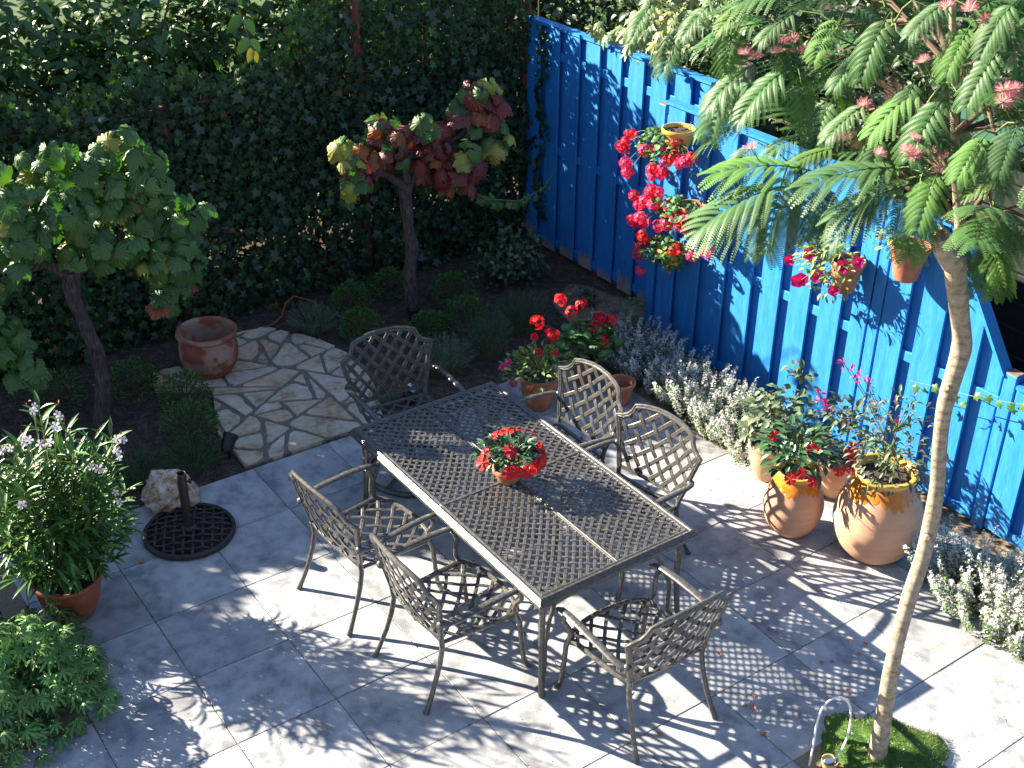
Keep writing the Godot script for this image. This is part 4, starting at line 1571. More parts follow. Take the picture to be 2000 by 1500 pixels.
func grape_cluster(t: Node3D, b: Array, mats: Callable) -> void:
	var c: Vector3 = b[0]
	var size: Vector3 = b[1]
	for k in b[2]:
		var d := rdir()
		var p := c + d * size * pow(rng.randf(), 0.4)
		var dir := Vector3(d.x * 0.8 + rr(-0.6, 0.6), rr(-1.1, -0.1), 0.25 + rr(-0.3, 0.6))
		var nrm := Vector3(d.x * 0.5 + rr(-0.4, 0.3) - 0.1, rr(0.35, 1.1), rr(0.2, 0.9))
		obj("leaf", G["grape%d" % (rng.randi() % 4)], mats.call(p), t, frame(dir, nrm, p, rr(0.9, 1.55)))


func make_vines() -> void:
	var o := Vector3(0.51, 0, -2.39)
	var t := thing("grape_vine", "gnarled grape vine with green leaves beside the big terracotta bowl", "vine", o, 0.0, "pruned grape vines in the bed")
	twisted_trunk(t, [Vector3(0, -0.03, 0), Vector3(0.02, 0.12, 0), Vector3(0.05, 0.4, 0), Vector3(0.05, 0.62, 0.0), Vector3(0.0, 0.88, 0), Vector3(-0.04, 1.1, 0), Vector3(-0.03, 1.3, 0)], [0.088, 0.07, 0.062, 0.058, 0.055, 0.06, 0.07])
	for b in [[Vector3(-0.03, 1.26, 0), Vector3(-0.2, 1.4, 0.0), Vector3(-0.42, 1.38, 0.05)], [Vector3(-0.03, 1.26, 0), Vector3(0.15, 1.38, 0.02), Vector3(0.4, 1.36, 0.0), Vector3(0.62, 1.4, 0.05)], [Vector3(0, 1.3, 0), Vector3(0.02, 1.6, 0.05), Vector3(0.1, 1.95, 0.08)], [Vector3(0.3, 1.37, 0), Vector3(0.5, 1.7, 0.05), Vector3(0.55, 2.05, 0.1)]]:
		var mb := MB.new()
		var rs := []
		for k in b.size():
			rs.append(lerpf(0.048, 0.014, float(k) / (b.size() - 1)))
		mb.tube(b, rs, 9)
		obj("branch", mb.done(), M.vine_bark, t)
	var green := func(_p): return pick(M.grape_yellow) if rng.randf() < 0.06 else (pick(M.grape_orange) if rng.randf() < 0.012 else pick(M.grape))
	for b in [[Vector3(-0.05, 1.95, 0.1), Vector3(0.38, 0.32, 0.3), 70], [Vector3(0.5, 1.9, 0.1), Vector3(0.28, 0.38, 0.28), 64], [Vector3(0.66, 1.35, 0.12), Vector3(0.24, 0.26, 0.24), 40], [Vector3(-0.42, 1.6, 0.12), Vector3(0.2, 0.34, 0.25), 34], [Vector3(0.2, 1.55, 0.16), Vector3(0.4, 0.2, 0.2), 34], [Vector3(0.58, 1.02, 0.12), Vector3(0.1, 0.17, 0.1), 14], [Vector3(-0.62, 1.1, 0.12), Vector3(0.14, 0.34, 0.14), 20], [Vector3(0.3, 2.02, 0.1), Vector3(0.4, 0.18, 0.2), 30], [Vector3(-0.4, 1.95, 0.15), Vector3(0.16, 0.2, 0.2), 16], [Vector3(0.8, 1.55, 0.1), Vector3(0.2, 0.2, 0.2), 16], [Vector3(-0.5, 0.75, 0.15), Vector3(0.12, 0.25, 0.12), 12], [Vector3(0.75, 1.05, 0.0), Vector3(0.16, 0.16, 0.14), 10]]:
		grape_cluster(t, b, green)
	o = Vector3(3.4, 0, -2.61)
	t = thing("grape_vine", "grape vine turning wine red and yellow in front of the ivy", "vine", o, 0.0, "pruned grape vines in the bed")
	twisted_trunk(t, [Vector3(0.02, -0.03, 0), Vector3(0, 0.12, 0), Vector3(-0.02, 0.4, 0), Vector3(0.02, 0.65, 0), Vector3(-0.01, 0.9, 0), Vector3(-0.02, 1.15, 0), Vector3(-0.03, 1.28, 0)], [0.09, 0.068, 0.062, 0.058, 0.055, 0.062, 0.07])
	for b in [[Vector3(-0.03, 1.24, 0), Vector3(-0.22, 1.4, 0.02), Vector3(-0.5, 1.5, 0.03)], [Vector3(-0.03, 1.24, 0), Vector3(0.2, 1.42, 0.0), Vector3(0.5, 1.6, 0.04), Vector3(0.75, 1.78, 0.05)], [Vector3(-0.02, 1.26, 0), Vector3(0.0, 1.5, 0.03), Vector3(0.1, 1.7, 0.05)]]:
		var mb := MB.new()
		mb.tube(b, [0.045, 0.03, 0.02, 0.012].slice(0, b.size()), 9)
		obj("branch", mb.done(), M.vine_bark, t)
	var shoot := [Vector3(0.35, 1.25, 0.1), Vector3(0.7, 1.02, 0.15), Vector3(1.05, 0.92, 0.15), Vector3(1.3, 0.98, 0.15), Vector3(1.42, 1.1, 0.15)]
	var ms := MB.new()
	ms.tube(shoot, [0.007, 0.006, 0.005, 0.004, 0.002], 6)
	obj("shoot", ms.done(), M.green_twig, t)
	for k in 13:
		var f := 0.8 + k * 0.23
		var i := mini(int(f), 3)
		var p: Vector3 = shoot[i].lerp(shoot[i + 1], f - i) + Vector3(rr(-0.03, 0.03), rr(-0.08, 0.03), rr(0, 0.05))
		obj("leaf", G["grape%d" % (k % 4)], M.grape[k % 5], t, frame(Vector3(rr(-0.5, 0.6), -1, 0.3), Vector3(rr(-0.4, 0.3), 0.6, 0.9), p, rr(0.5, 0.9) * (1.0 if k < 9 else 0.55)))
	var red := func(_p): return pick(M.grape_red) if rng.randf() < 0.66 else (pick(M.grape) if rng.randf() < 0.6 else pick(M.grape_orange))
	var fresh := func(_p): return pick(M.grape_yellow) if rng.randf() < 0.55 else pick(M.grape)
	for b in [[Vector3(-0.2, 1.66, 0.05), Vector3(0.3, 0.2, 0.2), 40], [Vector3(0.28, 1.6, 0.05), Vector3(0.3, 0.22, 0.22), 46], [Vector3(0.66, 1.8, 0.06), Vector3(0.24, 0.2, 0.18), 40], [Vector3(0.42, 1.34, 0.05), Vector3(0.34, 0.16, 0.2), 32], [Vector3(-0.45, 1.52, 0.05), Vector3(0.2, 0.16, 0.16), 14]]:
		grape_cluster(t, b, red)
	for b in [[Vector3(-0.6, 1.68, 0.1), Vector3(0.12, 0.12, 0.1), 9], [Vector3(-0.58, 1.4, 0.1), Vector3(0.12, 0.12, 0.1), 9], [Vector3(0.4, 1.52, 0.3), Vector3(0.14, 0.1, 0.06), 8], [Vector3(0.85, 1.5, 0.12), Vector3(0.16, 0.16, 0.1), 14], [Vector3(0.8, 1.95, 0.05), Vector3(0.16, 0.06, 0.1), 7], [Vector3(0.1, 1.78, 0.15), Vector3(0.1, 0.08, 0.06), 5], [Vector3(-0.25, 1.84, 0.05), Vector3(0.1, 0.06, 0.06), 4]]:
		grape_cluster(t, b, fresh)


const FRONDS := [[2.37,3.22,2.62,1.87,3.09,2.24], [2.22,3.19,2.63,1.84,2.96,2.44], [2.23,3.12,2.68,1.92,2.93,2.53], [2.3,3.24,2.53,2.15,2.95,2.6], [2.37,3.21,2.54,2.3,2.98,2.67], [2.44,3.35,3.05,2.14,3.22,2.84], [2.42,3.34,3.12,2.31,3.11,3.21], [2.48,3.32,3.13,2.21,3.12,2.98], [2.39,3.23,2.97,2.21,3.08,2.93], [2.43,3.4,3.19,2.32,3.22,3.23], [2.48,3.55,2.11,2.3,3.37,2.07], [2.51,3.57,2.29,2.32,3.38,2.24], [2.53,3.57,2.31,2.48,3.37,2.42], [2.43,3.49,2.01,2.3,3.27,2.05], [2.34,3.69,1.78,2.22,3.5,1.8], [2.42,3.72,1.99,2.35,3.54,2.06], [2.49,3.7,2.14,2.51,3.56,2.29], [2.56,3.8,2.25,2.42,3.67,2.22], [2.56,3.63,2.39,2.57,3.5,2.54], [2.54,3.9,2.75,2.42,3.69,2.77], [2.51,3.84,2.82,2.51,3.74,2.95], [2.6,3.82,2.45,2.49,3.67,2.45], [2.58,3.71,2.62,2.46,3.57,2.62], [2.54,3.68,2.93,2.44,3.53,2.96], [2.56,3.65,2.97,2.39,3.48,2.91], [2.53,3.66,3.09,2.39,3.44,3.1], [2.56,3.78,2.99,2.53,3.65,3.1], [2.49,3.96,3.17,2.39,3.79,3.19], [2.5,4.0,3.27,2.48,3.85,3.4], [2.5,3.9,3.31,2.38,3.72,3.31], [2.4,3.61,3.39,2.29,3.48,3.4], [2.32,3.6,3.38,2.31,3.46,3.54], [2.42,3.67,3.49,2.32,3.52,3.53], [2.64,3.42,3.4,2.51,3.35,3.33], [2.9,3.15,3.1,2.78,2.93,3.16], [2.8,3.17,3.22,2.79,3.05,3.39], [2.96,3.08,3.24,2.8,2.85,3.26], [2.6,3.5,2.67,2.45,3.35,2.64], [2.58,3.48,2.49,2.46,3.29,2.52], [2.5,3.42,2.66,2.52,3.28,2.85], [2.49,3.32,2.46,2.34,3.23,2.41], [2.37,3.25,2.28,2.24,3.14,2.28], [2.53,3.29,2.6,2.36,3.2,2.54], [2.54,3.41,2.8,2.45,3.28,2.85], [2.44,3.54,3.04,2.45,3.45,3.2], [2.43,3.71,3.2,2.47,3.63,3.4], [2.55,3.88,2.53,2.59,3.79,2.69], [2.52,3.97,2.86,2.54,3.87,3.02], [2.83,2.98,3.21,2.79,2.86,3.35], [2.42,3.79,1.89,2.28,3.66,1.87], [2.28,3.76,1.63,2.18,3.64,1.65], [2.51,3.81,2.05,2.37,3.71,2.01], [2.49,4.02,3.06,2.38,3.91,3.04], [2.46,4.08,3.36,2.36,3.96,3.35], [2.47,3.31,2.93,2.34,3.15,2.96], [2.41,3.18,2.68,2.3,3.01,2.74]]
const SPRAYS := [[2.37,3.18,2.55], [2.47,3.34,3.1], [2.55,3.57,2.25], [2.44,3.62,1.97], [2.54,3.85,2.77], [2.63,3.76,2.42], [2.56,3.68,3.04], [2.51,3.94,3.26], [2.41,3.61,3.41], [2.83,3.16,3.19], [2.6,3.4,2.55]]
const POMPOMS := [[2.45,3.68,2.28], [2.48,3.7,2.31], [2.51,3.66,2.36], [2.43,3.64,2.27], [2.4,3.6,2.11], [2.36,4.03,3.24], [2.39,3.99,3.29], [2.43,3.98,3.35], [2.4,4.0,3.3], [2.32,4.03,3.17], [2.35,3.79,3.45], [2.37,3.8,3.48], [2.34,3.75,3.46], [2.57,3.49,2.67], [2.64,3.52,2.74], [2.51,3.35,2.66], [2.55,3.38,2.7], [2.53,3.32,2.7], [2.28,3.43,3.01], [2.35,3.45,3.08], [2.41,3.46,3.16], [2.43,3.44,3.2], [2.41,3.39,3.2], [2.37,3.5,3.09], [2.16,3.31,2.44], [2.43,3.78,3.03], [2.36,3.77,3.48], [2.43,3.59,2.15], [2.48,3.34,2.63], [2.37,3.44,3.12]]


# a silk-tree leaf: arching stalk, paired feathers that hang, each a comb of small leaflets; length 1
func frond_mesh(pairs: int, droop: float, seed: int) -> ArrayMesh:
	var mb := MB.new()
	var r2 := RandomNumberGenerator.new()
	r2.seed = seed
	var spine := func(t: float) -> Vector3: return Vector3(0, t, -droop * t * t + 0.05 * sin(t * PI))
	var stalk := []
	for k in 9:
		stalk.append(spine.call(k / 8.0))
	mb.tube(stalk, [0.012, 0.011, 0.01, 0.009, 0.008, 0.007, 0.006, 0.005, 0.003], 4)
	for k in pairs:
		var t := lerpf(0.2, 1.0, pow(float(k) / (pairs - 1), 0.9))
		var base: Vector3 = spine.call(t)
		var l := 0.52 * pow(sin(PI * lerpf(0.3, 0.86, float(k) / (pairs - 1))), 0.8) * r2.randf_range(0.9, 1.1)
		for s in [-1.0, 1.0]:
			var out := Vector3(s * lerpf(0.95, 0.45, t), lerpf(0.45, 0.9, t), 0.12).normalized()
			var hang := r2.randf_range(0.75, 1.15) * 0.85
			var n := int(l / 0.021)
			var prev := base
			for q in range(1, n + 1):
				var u := float(q) / n
				var p := base + out * l * u + Vector3(0, 0, -hang * l * u * u * 0.75)
				var along := (p - prev).normalized()
				var side := along.cross(Vector3(0, 0.25, 1).normalized()).normalized()
				var w := 0.055 * pow(sin(PI * lerpf(0.16, 0.93, u)), 0.6)
				for e in [-1.0, 1.0]:
					var tip: Vector3 = p + side * e * w + along * w * 0.35 + Vector3(0, 0, -0.16 * w)
					var i0 := mb.p(p - along * 0.0095)
					mb.p(p.lerp(tip, 0.55) - along * 0.0105)
					mb.p(tip)
					mb.p(p.lerp(tip, 0.55) + along * 0.0095)
					mb.p(p + along * 0.0095)
					mb.tri(i0, i0 + 1, i0 + 2)
					mb.tri(i0, i0 + 2, i0 + 3)
					mb.tri(i0, i0 + 3, i0 + 4)
				prev = p
	return mb.done()


func make_mimosa() -> void:
	var o := Vector3(2.76, 0, 3.26)
	var t := thing("silk_tree", "silk tree with pale knotted trunk, feathery leaves and pink pompom flowers", "tree", o)
	var trunk := [Vector3(2.755, -0.06, 3.265), Vector3(2.76, 0.3, 3.25), Vector3(2.75, 0.71, 3.24), Vector3(2.8, 1.05, 3.22), Vector3(2.88, 1.36, 3.2), Vector3(2.87, 1.69, 3.2), Vector3(2.82, 1.95, 3.2), Vector3(2.79, 2.18, 3.2), Vector3(2.81, 2.36, 3.2), Vector3(2.82, 2.5, 3.2), Vector3(2.76, 2.66, 3.2), Vector3(2.69, 2.82, 3.2), Vector3(2.63, 2.98, 3.2)]
	var rad := [0.052, 0.043, 0.04, 0.039, 0.038, 0.036, 0.035, 0.036, 0.041, 0.046, 0.041, 0.043, 0.044]
	var fine := []
	var fr := []
	for k in 61:
		var f := k / 60.0 * (trunk.size() - 1)
		var i := mini(int(f), trunk.size() - 2)
		var q: Vector3 = trunk[i].cubic_interpolate(trunk[i + 1], trunk[maxi(i - 1, 0)], trunk[mini(i + 2, trunk.size() - 1)], f - i)
		fine.append(q - o)
		fr.append(lerpf(rad[i], rad[i + 1], f - i) * (1.0 + 0.025 * sin(k * 0.9) + 0.04 * sin(k * 0.37)))
	var mb := MB.new()
	mb.tube(fine, fr, 18)
	# branch scars
	for s in [[0.6, 0.5], [1.02, -0.6], [1.42, 2.6], [1.9, 0.9], [2.42, -0.3], [2.3, 2.9], [2.75, 0.2]]:
		var best := 0
		for k in fine.size():
			if absf(fine[k].y - s[0]) < absf(fine[best].y - s[0]):
				best = k
		var d := Vector3(cos(s[1]), 0.3, sin(s[1]))
		mb.tube([fine[best] + d * 0.02, fine[best] + d * fr[best] * 0.95, fine[best] + d * fr[best] * 1.2], [0.034, 0.024, 0.012], 9)
	obj("trunk", mb.done(), M.pale_bark, t)
	mb = MB.new()
	mb.tube([Vector3(2.63, 2.95, 3.2) - o, Vector3(2.52, 3.04, 3.22) - o, Vector3(2.43, 3.14, 3.24) - o], [0.05, 0.043, 0.04], 12)
	obj("stub", mb.done(), M.pale_bark, t)
	var fork := Vector3(2.64, 2.97, 3.2)
	mb = MB.new()
	var lead := [fork, Vector3(2.66, 3.1, 3.18), Vector3(2.6, 3.3, 3.16), Vector3(2.57, 3.5, 3.13), Vector3(2.55, 3.75, 3.08), Vector3(2.52, 4.1, 3.02), Vector3(2.5, 4.35, 3.0)]
	mb.tube(lead.map(func(q): return q - o), [0.036, 0.026, 0.02, 0.018, 0.016, 0.012, 0.006], 9)
	obj("branch", mb.done(), M.pale_bark, t)
	for k in SPRAYS.size():
		var c := Vector3(SPRAYS[k][0], SPRAYS[k][1], SPRAYS[k][2])
		var from: Vector3 = lead[1] if c.y < 3.4 else (lead[3] if c.y < 3.75 else lead[4])
		var mid: Vector3 = from.lerp(c, 0.5) + Vector3(0.05, 0.1, 0)
		mb = MB.new()
		mb.tube([from - o, mid - o, c - o], [0.016, 0.011, 0.006], 7)
		obj("branch", mb.done(), M.twig, t)
	for k in 5:
		G["frond%d" % k] = frond_mesh(9 + k % 2, [0.16, 0.3, 0.1, 0.4, 0.24][k], 50 + k)
	for k in FRONDS.size():
		var f: Array = FRONDS[k]
		var a := Vector3(f[0], f[1], f[2])
		var b := Vector3(f[3], f[4], f[5])
		var best := Vector3(SPRAYS[0][0], SPRAYS[0][1], SPRAYS[0][2])
		for s in SPRAYS:
			var c := Vector3(s[0], s[1], s[2])
			if c.distance_to(a) < best.distance_to(a):
				best = c
		if best.distance_to(a) > 0.03:
			mb = MB.new()
			mb.tube([best - o, best.lerp(a, 0.5) + Vector3(0, 0.02, 0) - o, a - o], [0.005, 0.004, 0.003], 5)
			obj("twig", mb.done(), M.green_twig, t)
		var l := a.distance_to(b) * 1.02
		obj("leaf", G["frond%d" % (k % 5)], pick(M.mimosa_light) if k % 3 == 0 else pick(M.mimosa), t, frame(b - a + Vector3(0, 0.3 * l, 0), Vector3(-0.12, 1.0, 0.12), a - o, clampf(l * 1.0, 0.19, 0.39)))
	# the far side of the crown
	for k in 130:
		var a := Vector3(rr(2.55, 3.4), rr(3.15, 4.25), rr(1.9, 4.1))
		var near: Vector3 = lead[clampi(int((a.y - 2.9) / 0.22), 1, 6)]
		if k % 4 == 0:
			mb = MB.new()
			mb.tube([near - o, near.lerp(a, 0.5) + Vector3(0, 0.08, 0) - o, a - o], [0.008, 0.005, 0.0025], 6)
			obj("branch", mb.done(), M.twig, t)
		var d := (a - near).normalized() * 0.6 + Vector3(rr(-0.9, 0.3), rr(-0.5, 0.2), rr(-0.5, 0.5))
		obj("leaf", G["frond%d" % (k % 5)], pick(M.mimosa), t, frame(d, Vector3(rr(-0.2, 0.2), 1, rr(-0.2, 0.2)), a - o, rr(0.26, 0.36)))
	for k in POMPOMS.size():
		var p := Vector3(POMPOMS[k][0], POMPOMS[k][1], POMPOMS[k][2])
		obj("flower", G["silk%d" % (k % 2)], M.silk, t, Transform3D(Basis.from_euler(Vector3(rr(-0.6, 0.6), rr(0, TAU), rr(-0.6, 0.6))).scaled(Vector3.ONE * rr(0.03, 0.042)), p - o))
		mb = MB.new()
		mb.tube([p - o, p - o + Vector3(0.04, -0.06, 0.02), p - o + Vector3(0.1, -0.1, 0.03)], 0.0022, 4)
		obj("twig", mb.done(), M.green_twig, t)


# ---------- border plants ----------
func box_ball(label: String, x: float, z: float, r: float) -> void:
	var t := thing("box_bush", label, "bush", Vector3(x, 0, z), 0.0, "clipped round bushes in the bed")
	for k in 5:
		var mb := MB.new()
		var d := rdir()
		d.y = absf(d.y) + 0.4
		mb.tube([Vector3(0, -0.02, 0), Vector3(0, r * 0.5, 0) + d * 0.02, Vector3(0, r * 0.8, 0) + d.normalized() * r * 0.6], [0.01, 0.007, 0.003], 5)
		obj("stem", mb.done(), M.twig, t)
	var at := []
	var c := []
	for k in 1500:
		var d := rdir()
		if d.y < -0.55:
			continue
		var lump := 1.0 + 0.09 * sin(d.x * 9.0 + x * 7.0) * sin(d.z * 8.0 + z) + 0.06 * sin(d.y * 13.0)
		var p := Vector3(0, r * 0.72, 0) + d * Vector3(r, r * 0.82, r) * lump * pow(rng.randf(), 0.16)
		if p.y < 0.0:
			continue
		at.append(frame((d + rdir() * 0.7 + Vector3(0, 0.5, 0)), rdir() + Vector3.UP, p, rr(0.9, 1.8)))
		c.append(tint(Color(0.06, 0.15, 0.024), 0.35))
	many("foliage", G.box1, M.tinted_leaf, t, at, c)


func tuft(called: String, label: String, group: String, category: String, x: float, z: float, r: float, h: float, col: Color, count: int, shape := "needle1", size := 1.0) -> void:
	var t := thing(called, label, category, Vector3(x, 0, z), 0.0, group)
	var at := []
	var c := []
	var shoots := int(count / 16.0)
	var mb := MB.new()
	for k in shoots:
		var a := rr(0, TAU)
		var rad := sqrt(rng.randf())
		var foot := Vector3(cos(a) * rad * r * 0.35, 0, sin(a) * rad * r * 0.35)
		var tip := Vector3(cos(a) * rad * r, h * rr(0.65, 1.05) * (1.0 - 0.4 * rad * rad), sin(a) * rad * r)
		mb.tube([foot, foot.lerp(tip, 0.5) + Vector3(0, h * 0.08, 0), tip], 0.0016, 3, 1.0, Vector3.ZERO, false)
		for q in 16:
			var f := rr(0.3, 1.0)
			var d := (tip - foot).normalized() * 0.8 + rdir() * 0.75
			at.append(frame(d, rdir(), foot.lerp(tip, f) + Vector3(0, h * 0.08 * (1.0 - absf(f - 0.5) * 2.0), 0), rr(0.7, 1.2) * size))
			c.append(tint(col, 0.3))
	obj("stems", mb.done(), M.green_twig, t)
	many("foliage", G[shape], M.tinted_matt, t, at, c)


func make_border_plants() -> void:
	var balls := [[0.86, -2.66, 0.2, "round box bush just behind the left vine trunk"], [1.13, -2.24, 0.2, "round box bush between the vine and the stone path"], [0.98, -1.8, 0.21, "round box bush at the edge of the stone path nearest the rock"], [0.32, -2.8, 0.2, "round box bush behind the white oleander"], [2.98, -2.96, 0.19, "round box bush by the ivy left of the red vine trunk"], [3.84, -2.62, 0.2, "round box bush right behind the red vine trunk"], [3.68, -2.16, 0.2, "round box bush between the red vine and the lavender"], [2.82, -2.52, 0.18, "round box bush behind the swivel chair"], [3.45, -3.08, 0.17, "round box bush tucked under the ivy behind the red vine"], [3.33, -2.22, 0.15, "small round box bush at the foot of the red vine"]]
	for b in balls:
		box_ball(b[3], b[0], b[1], b[2])
	var g := "soft grey-green herbs in the bed"
	tuft("lavender", "grey-green lavender clump beside the stone path and the bed's bushes", g, "herb", 2.55, -2.85, 0.24, 0.28, Color(0.12, 0.19, 0.125), 1500)
	tuft("lavender", "grey-green lavender clump right behind the table's far corner", g, "herb", 3.1, -1.6, 0.26, 0.34, Color(0.13, 0.21, 0.14), 1900)
	tuft("lavender", "dark upright lavender clump beside the petunia pot", g, "herb", 3.55, -1.62, 0.25, 0.42, Color(0.06, 0.12, 0.068), 1700)
	tuft("lavender", "dark upright lavender clump behind the red geraniums", g, "herb", 4.05, -1.85, 0.28, 0.42, Color(0.055, 0.11, 0.06), 1700)
	tuft("lavender", "small lavender seedling under the swivel chair's back", g, "herb", 2.42, -1.42, 0.14, 0.2, Color(0.085, 0.16, 0.07), 500)
	g = "dark trailing herbs along the slab edge"
	tuft("rosemary", "dark trailing rosemary behind the rock", g, "herb", 0.42, -1.5, 0.28, 0.26, Color(0.04, 0.1, 0.03), 1700)
	tuft("rosemary", "dark trailing rosemary beside the garden spotlight", g, "herb", 0.86, -1.48, 0.26, 0.2, Color(0.04, 0.1, 0.03), 1600)
	tuft("rosemary", "dark trailing rosemary beside the oleander pot", g, "herb", 0.02, -1.55, 0.28, 0.24, Color(0.04, 0.1, 0.03), 1500)
	var t := thing("dark_shrub", "low dark leafy shrub in the shaded corner by the tall blue fence", "shrub", Vector3(4.55, 0, -2.75))
	bush(t, Vector3(0, 0.26, 0), Vector3(0.34, 0.27, 0.3), 700, "rose", M.rose, Color(0.06, 0.12, 0.05), Vector2(0.7, 1.2), 80, Vector3(-0.4, 0.7, 0.7))
	t = thing("strawberry_plant", "small leafy seedling at the foot of the blue fence", "plant", Vector3(4.78, 0, -1.9))
	bush(t, Vector3(0, 0.1, 0), Vector3(0.12, 0.1, 0.12), 60, "rose", M.rose, Color(0.05, 0.11, 0.04), Vector2(0.7, 1.1), 20, Vector3(-0.4, 0.7, 0.7))
	t = thing("ivy_seedling", "small ivy plant at the post where the fences overlap", "plant", Vector3(4.86, 0, -1.3))
	for k in 26:
		obj("leaf", G["ivy%d" % (k % 3)], pick(M.ivy_new), t, frame(Vector3(rr(-1, 0.4), rr(-0.6, 0.4), rr(-0.8, 0.8)), Vector3(-0.6, 1, 0.3), Vector3(rr(-0.08, 0.05), rr(0.02, 0.34), rr(-0.1, 0.1)), rr(0.7, 1.2)))
	var ms := MB.new()
	ms.tube([Vector3(0, -0.02, 0), Vector3(0.02, 0.15, 0.02), Vector3(0, 0.33, 0.03)], 0.004, 5)
	obj("stem", ms.done(), M.green_twig, t)


# ---------- white calamint ----------
func spike_mesh(seed: int) -> ArrayMesh:
	var r2 := RandomNumberGenerator.new()
	r2.seed = seed
	var mb := MB.new()
	mb.colored = true
	mb.col = Color(0.1, 0.14, 0.05)
	mb.tube([Vector3.ZERO, Vector3(0.004, 0.15, 0), Vector3(0, 0.3, 0.004)], 0.0016, 3, 1.0, Vector3.ZERO, false)
	for k in 62:
		var y := r2.randf_range(0.02, 0.25)
		var a := r2.randf_range(0, TAU)
		mb.col = Color(0.09, 0.16, 0.055) * r2.randf_range(0.6, 1.3)
		var d := Vector3(cos(a), r2.randf_range(0.0, 0.6), sin(a)).normalized()
		mb.blade(r2.randf_range(0.014, 0.024), 0.011, 2, 0.2, 0.2, 0.5, frame(d, Vector3.UP, Vector3(0, y, 0) + d * r2.randf_range(0.0, 0.02)))
	for k in 100:
		var f := r2.randf()
		var y := 0.1 + 0.2 * f
		var rad := lerpf(0.032, 0.008, f) * sqrt(r2.randf_range(0.3, 1.0))
		var a := r2.randf_range(0, TAU)
		var p := Vector3(cos(a) * rad, y, sin(a) * rad)
		var w := r2.randf_range(0.55, 0.82)
		mb.col = Color(w, w * 0.97, w * 0.93) if r2.randf() > 0.12 else Color(w * 0.7, w * 0.6, w * 0.72)
		var tr := frame(Vector3(r2.randf_range(-1, 1), r2.randf_range(-1, 1), r2.randf_range(-1, 1)), p - Vector3(0, y - 0.03, 0) + Vector3(0, 0.02, 0), p)
		for q in 3:
			var b := TAU * q / 3.0
			var u := tr.basis.x * cos(b) + tr.basis.y * sin(b)
			var v := tr.basis.z.cross(u)
			var s := r2.randf_range(0.004, 0.0062)
			var i0 := mb.p(p)
			mb.p(p + u * s - v * s * 0.55 + tr.basis.z * s * 0.3)
			mb.p(p + u * s * 1.25 + tr.basis.z * s * 0.2)
			mb.p(p + u * s + v * s * 0.55 + tr.basis.z * s * 0.3)
			mb.quad(i0, i0 + 1, i0 + 2, i0 + 3)
	return mb.done()


func make_calamint() -> void:
	for k in 4:
		G["spike%d" % k] = spike_mesh(80 + k)
	var near := ["beside the empty terracotta pot", "second along from the empty terracotta pot", "behind the nearer white-rimmed chair back", "in the middle of the fence-side row", "third along from the tan clay pot", "second along from the tan clay pot", "touching the tan clay pot"]
	near[2] = "third along from the empty terracotta pot"
	var low := ["beside the big glazed jar", "second along from the big glazed jar", "third along from the big glazed jar", "fourth along from the big glazed jar", "fifth along from the big glazed jar", "sixth along from the big glazed jar"]
	var spots := []
	for k in 7:
		spots.append([4.5 - 0.02 * k + rr(-0.06, 0.02), -0.98 + k * 0.275, 0.25, 52, near[k], "white flowering herbs along the fence with pots"])
	for k in 6:
		spots.append([4.4 + rr(-0.14, 0.04), 2.62 + k * 0.27, 0.33, 66, low[k], "white flowering herbs along the low fence"])
	for s in spots:
		var t := thing("calamint", "white flowering calamint clump " + s[4], "herb", Vector3(s[0], 0, s[1]), 0.0, s[5])
		for k in s[3]:
			var a := rr(0, TAU)
			var r := sqrt(rng.randf())
			var lean := Vector3(cos(a) * r * 0.75, 1.0, sin(a) * r * 0.75)
			obj("flower_spike", G["spike%d" % (k % 4)], M.tinted_matt, t, frame(lean, Vector3(sin(a * 3), 0.1, cos(a * 3)), Vector3(cos(a) * r * s[2] * 0.75, -0.02, sin(a) * r * s[2] * 0.75), rr(0.85, 1.4)))


# ---------- pots ----------
func pot_mesh(rt: float, rb: float, h: float, lip := 0.012, bulge := 0.0) -> ArrayMesh:
	var mb := MB.new()
	var p := [Vector2(0.0, 0.002), Vector2(rb * 0.92, 0.0), Vector2(rb, 0.008)]
	for k in range(1, 7):
		var f := k / 7.0
		p.append(Vector2(lerpf(rb, rt, f) + bulge * sin(PI * f), 0.008 + (h - 0.04) * f))
	p.append_array([Vector2(rt, h - 0.034), Vector2(rt + lip, h - 0.03), Vector2(rt + lip * 1.15, h - 0.016), Vector2(rt + lip * 0.9, h - 0.004), Vector2(rt + lip * 0.4, h), Vector2(rt - 0.004, h - 0.002), Vector2(rt - 0.012, h - 0.012), Vector2(rt - 0.016, h - 0.05), Vector2(lerpf(rb, rt, 0.5), h * 0.45), Vector2(rb * 0.8, 0.02), Vector2(0, 0.02)])
	mb.lathe(p, 40)
	return mb.done()


func disc(r: float, y: float, lumps := 0.012) -> ArrayMesh:
	var mb := MB.new()
	mb.p(Vector3(0, y + lumps * 0.5, 0))
	for j in range(1, 4):
		for i in 25:
			var a := TAU * i / 24
			mb.p(Vector3(cos(a) * r * j / 3.0, y + lumps * sin(i * 2.3 + j * 1.7) * 0.5, sin(a) * r * j / 3.0))
	for i in 24:
		mb.tri(0, 2 + i, 1 + i)
	for j in 2:
		for i in 24:
			var a := 1 + j * 25 + i
			mb.quad(a, a + 1, a + 26, a + 25)
	return mb.done()


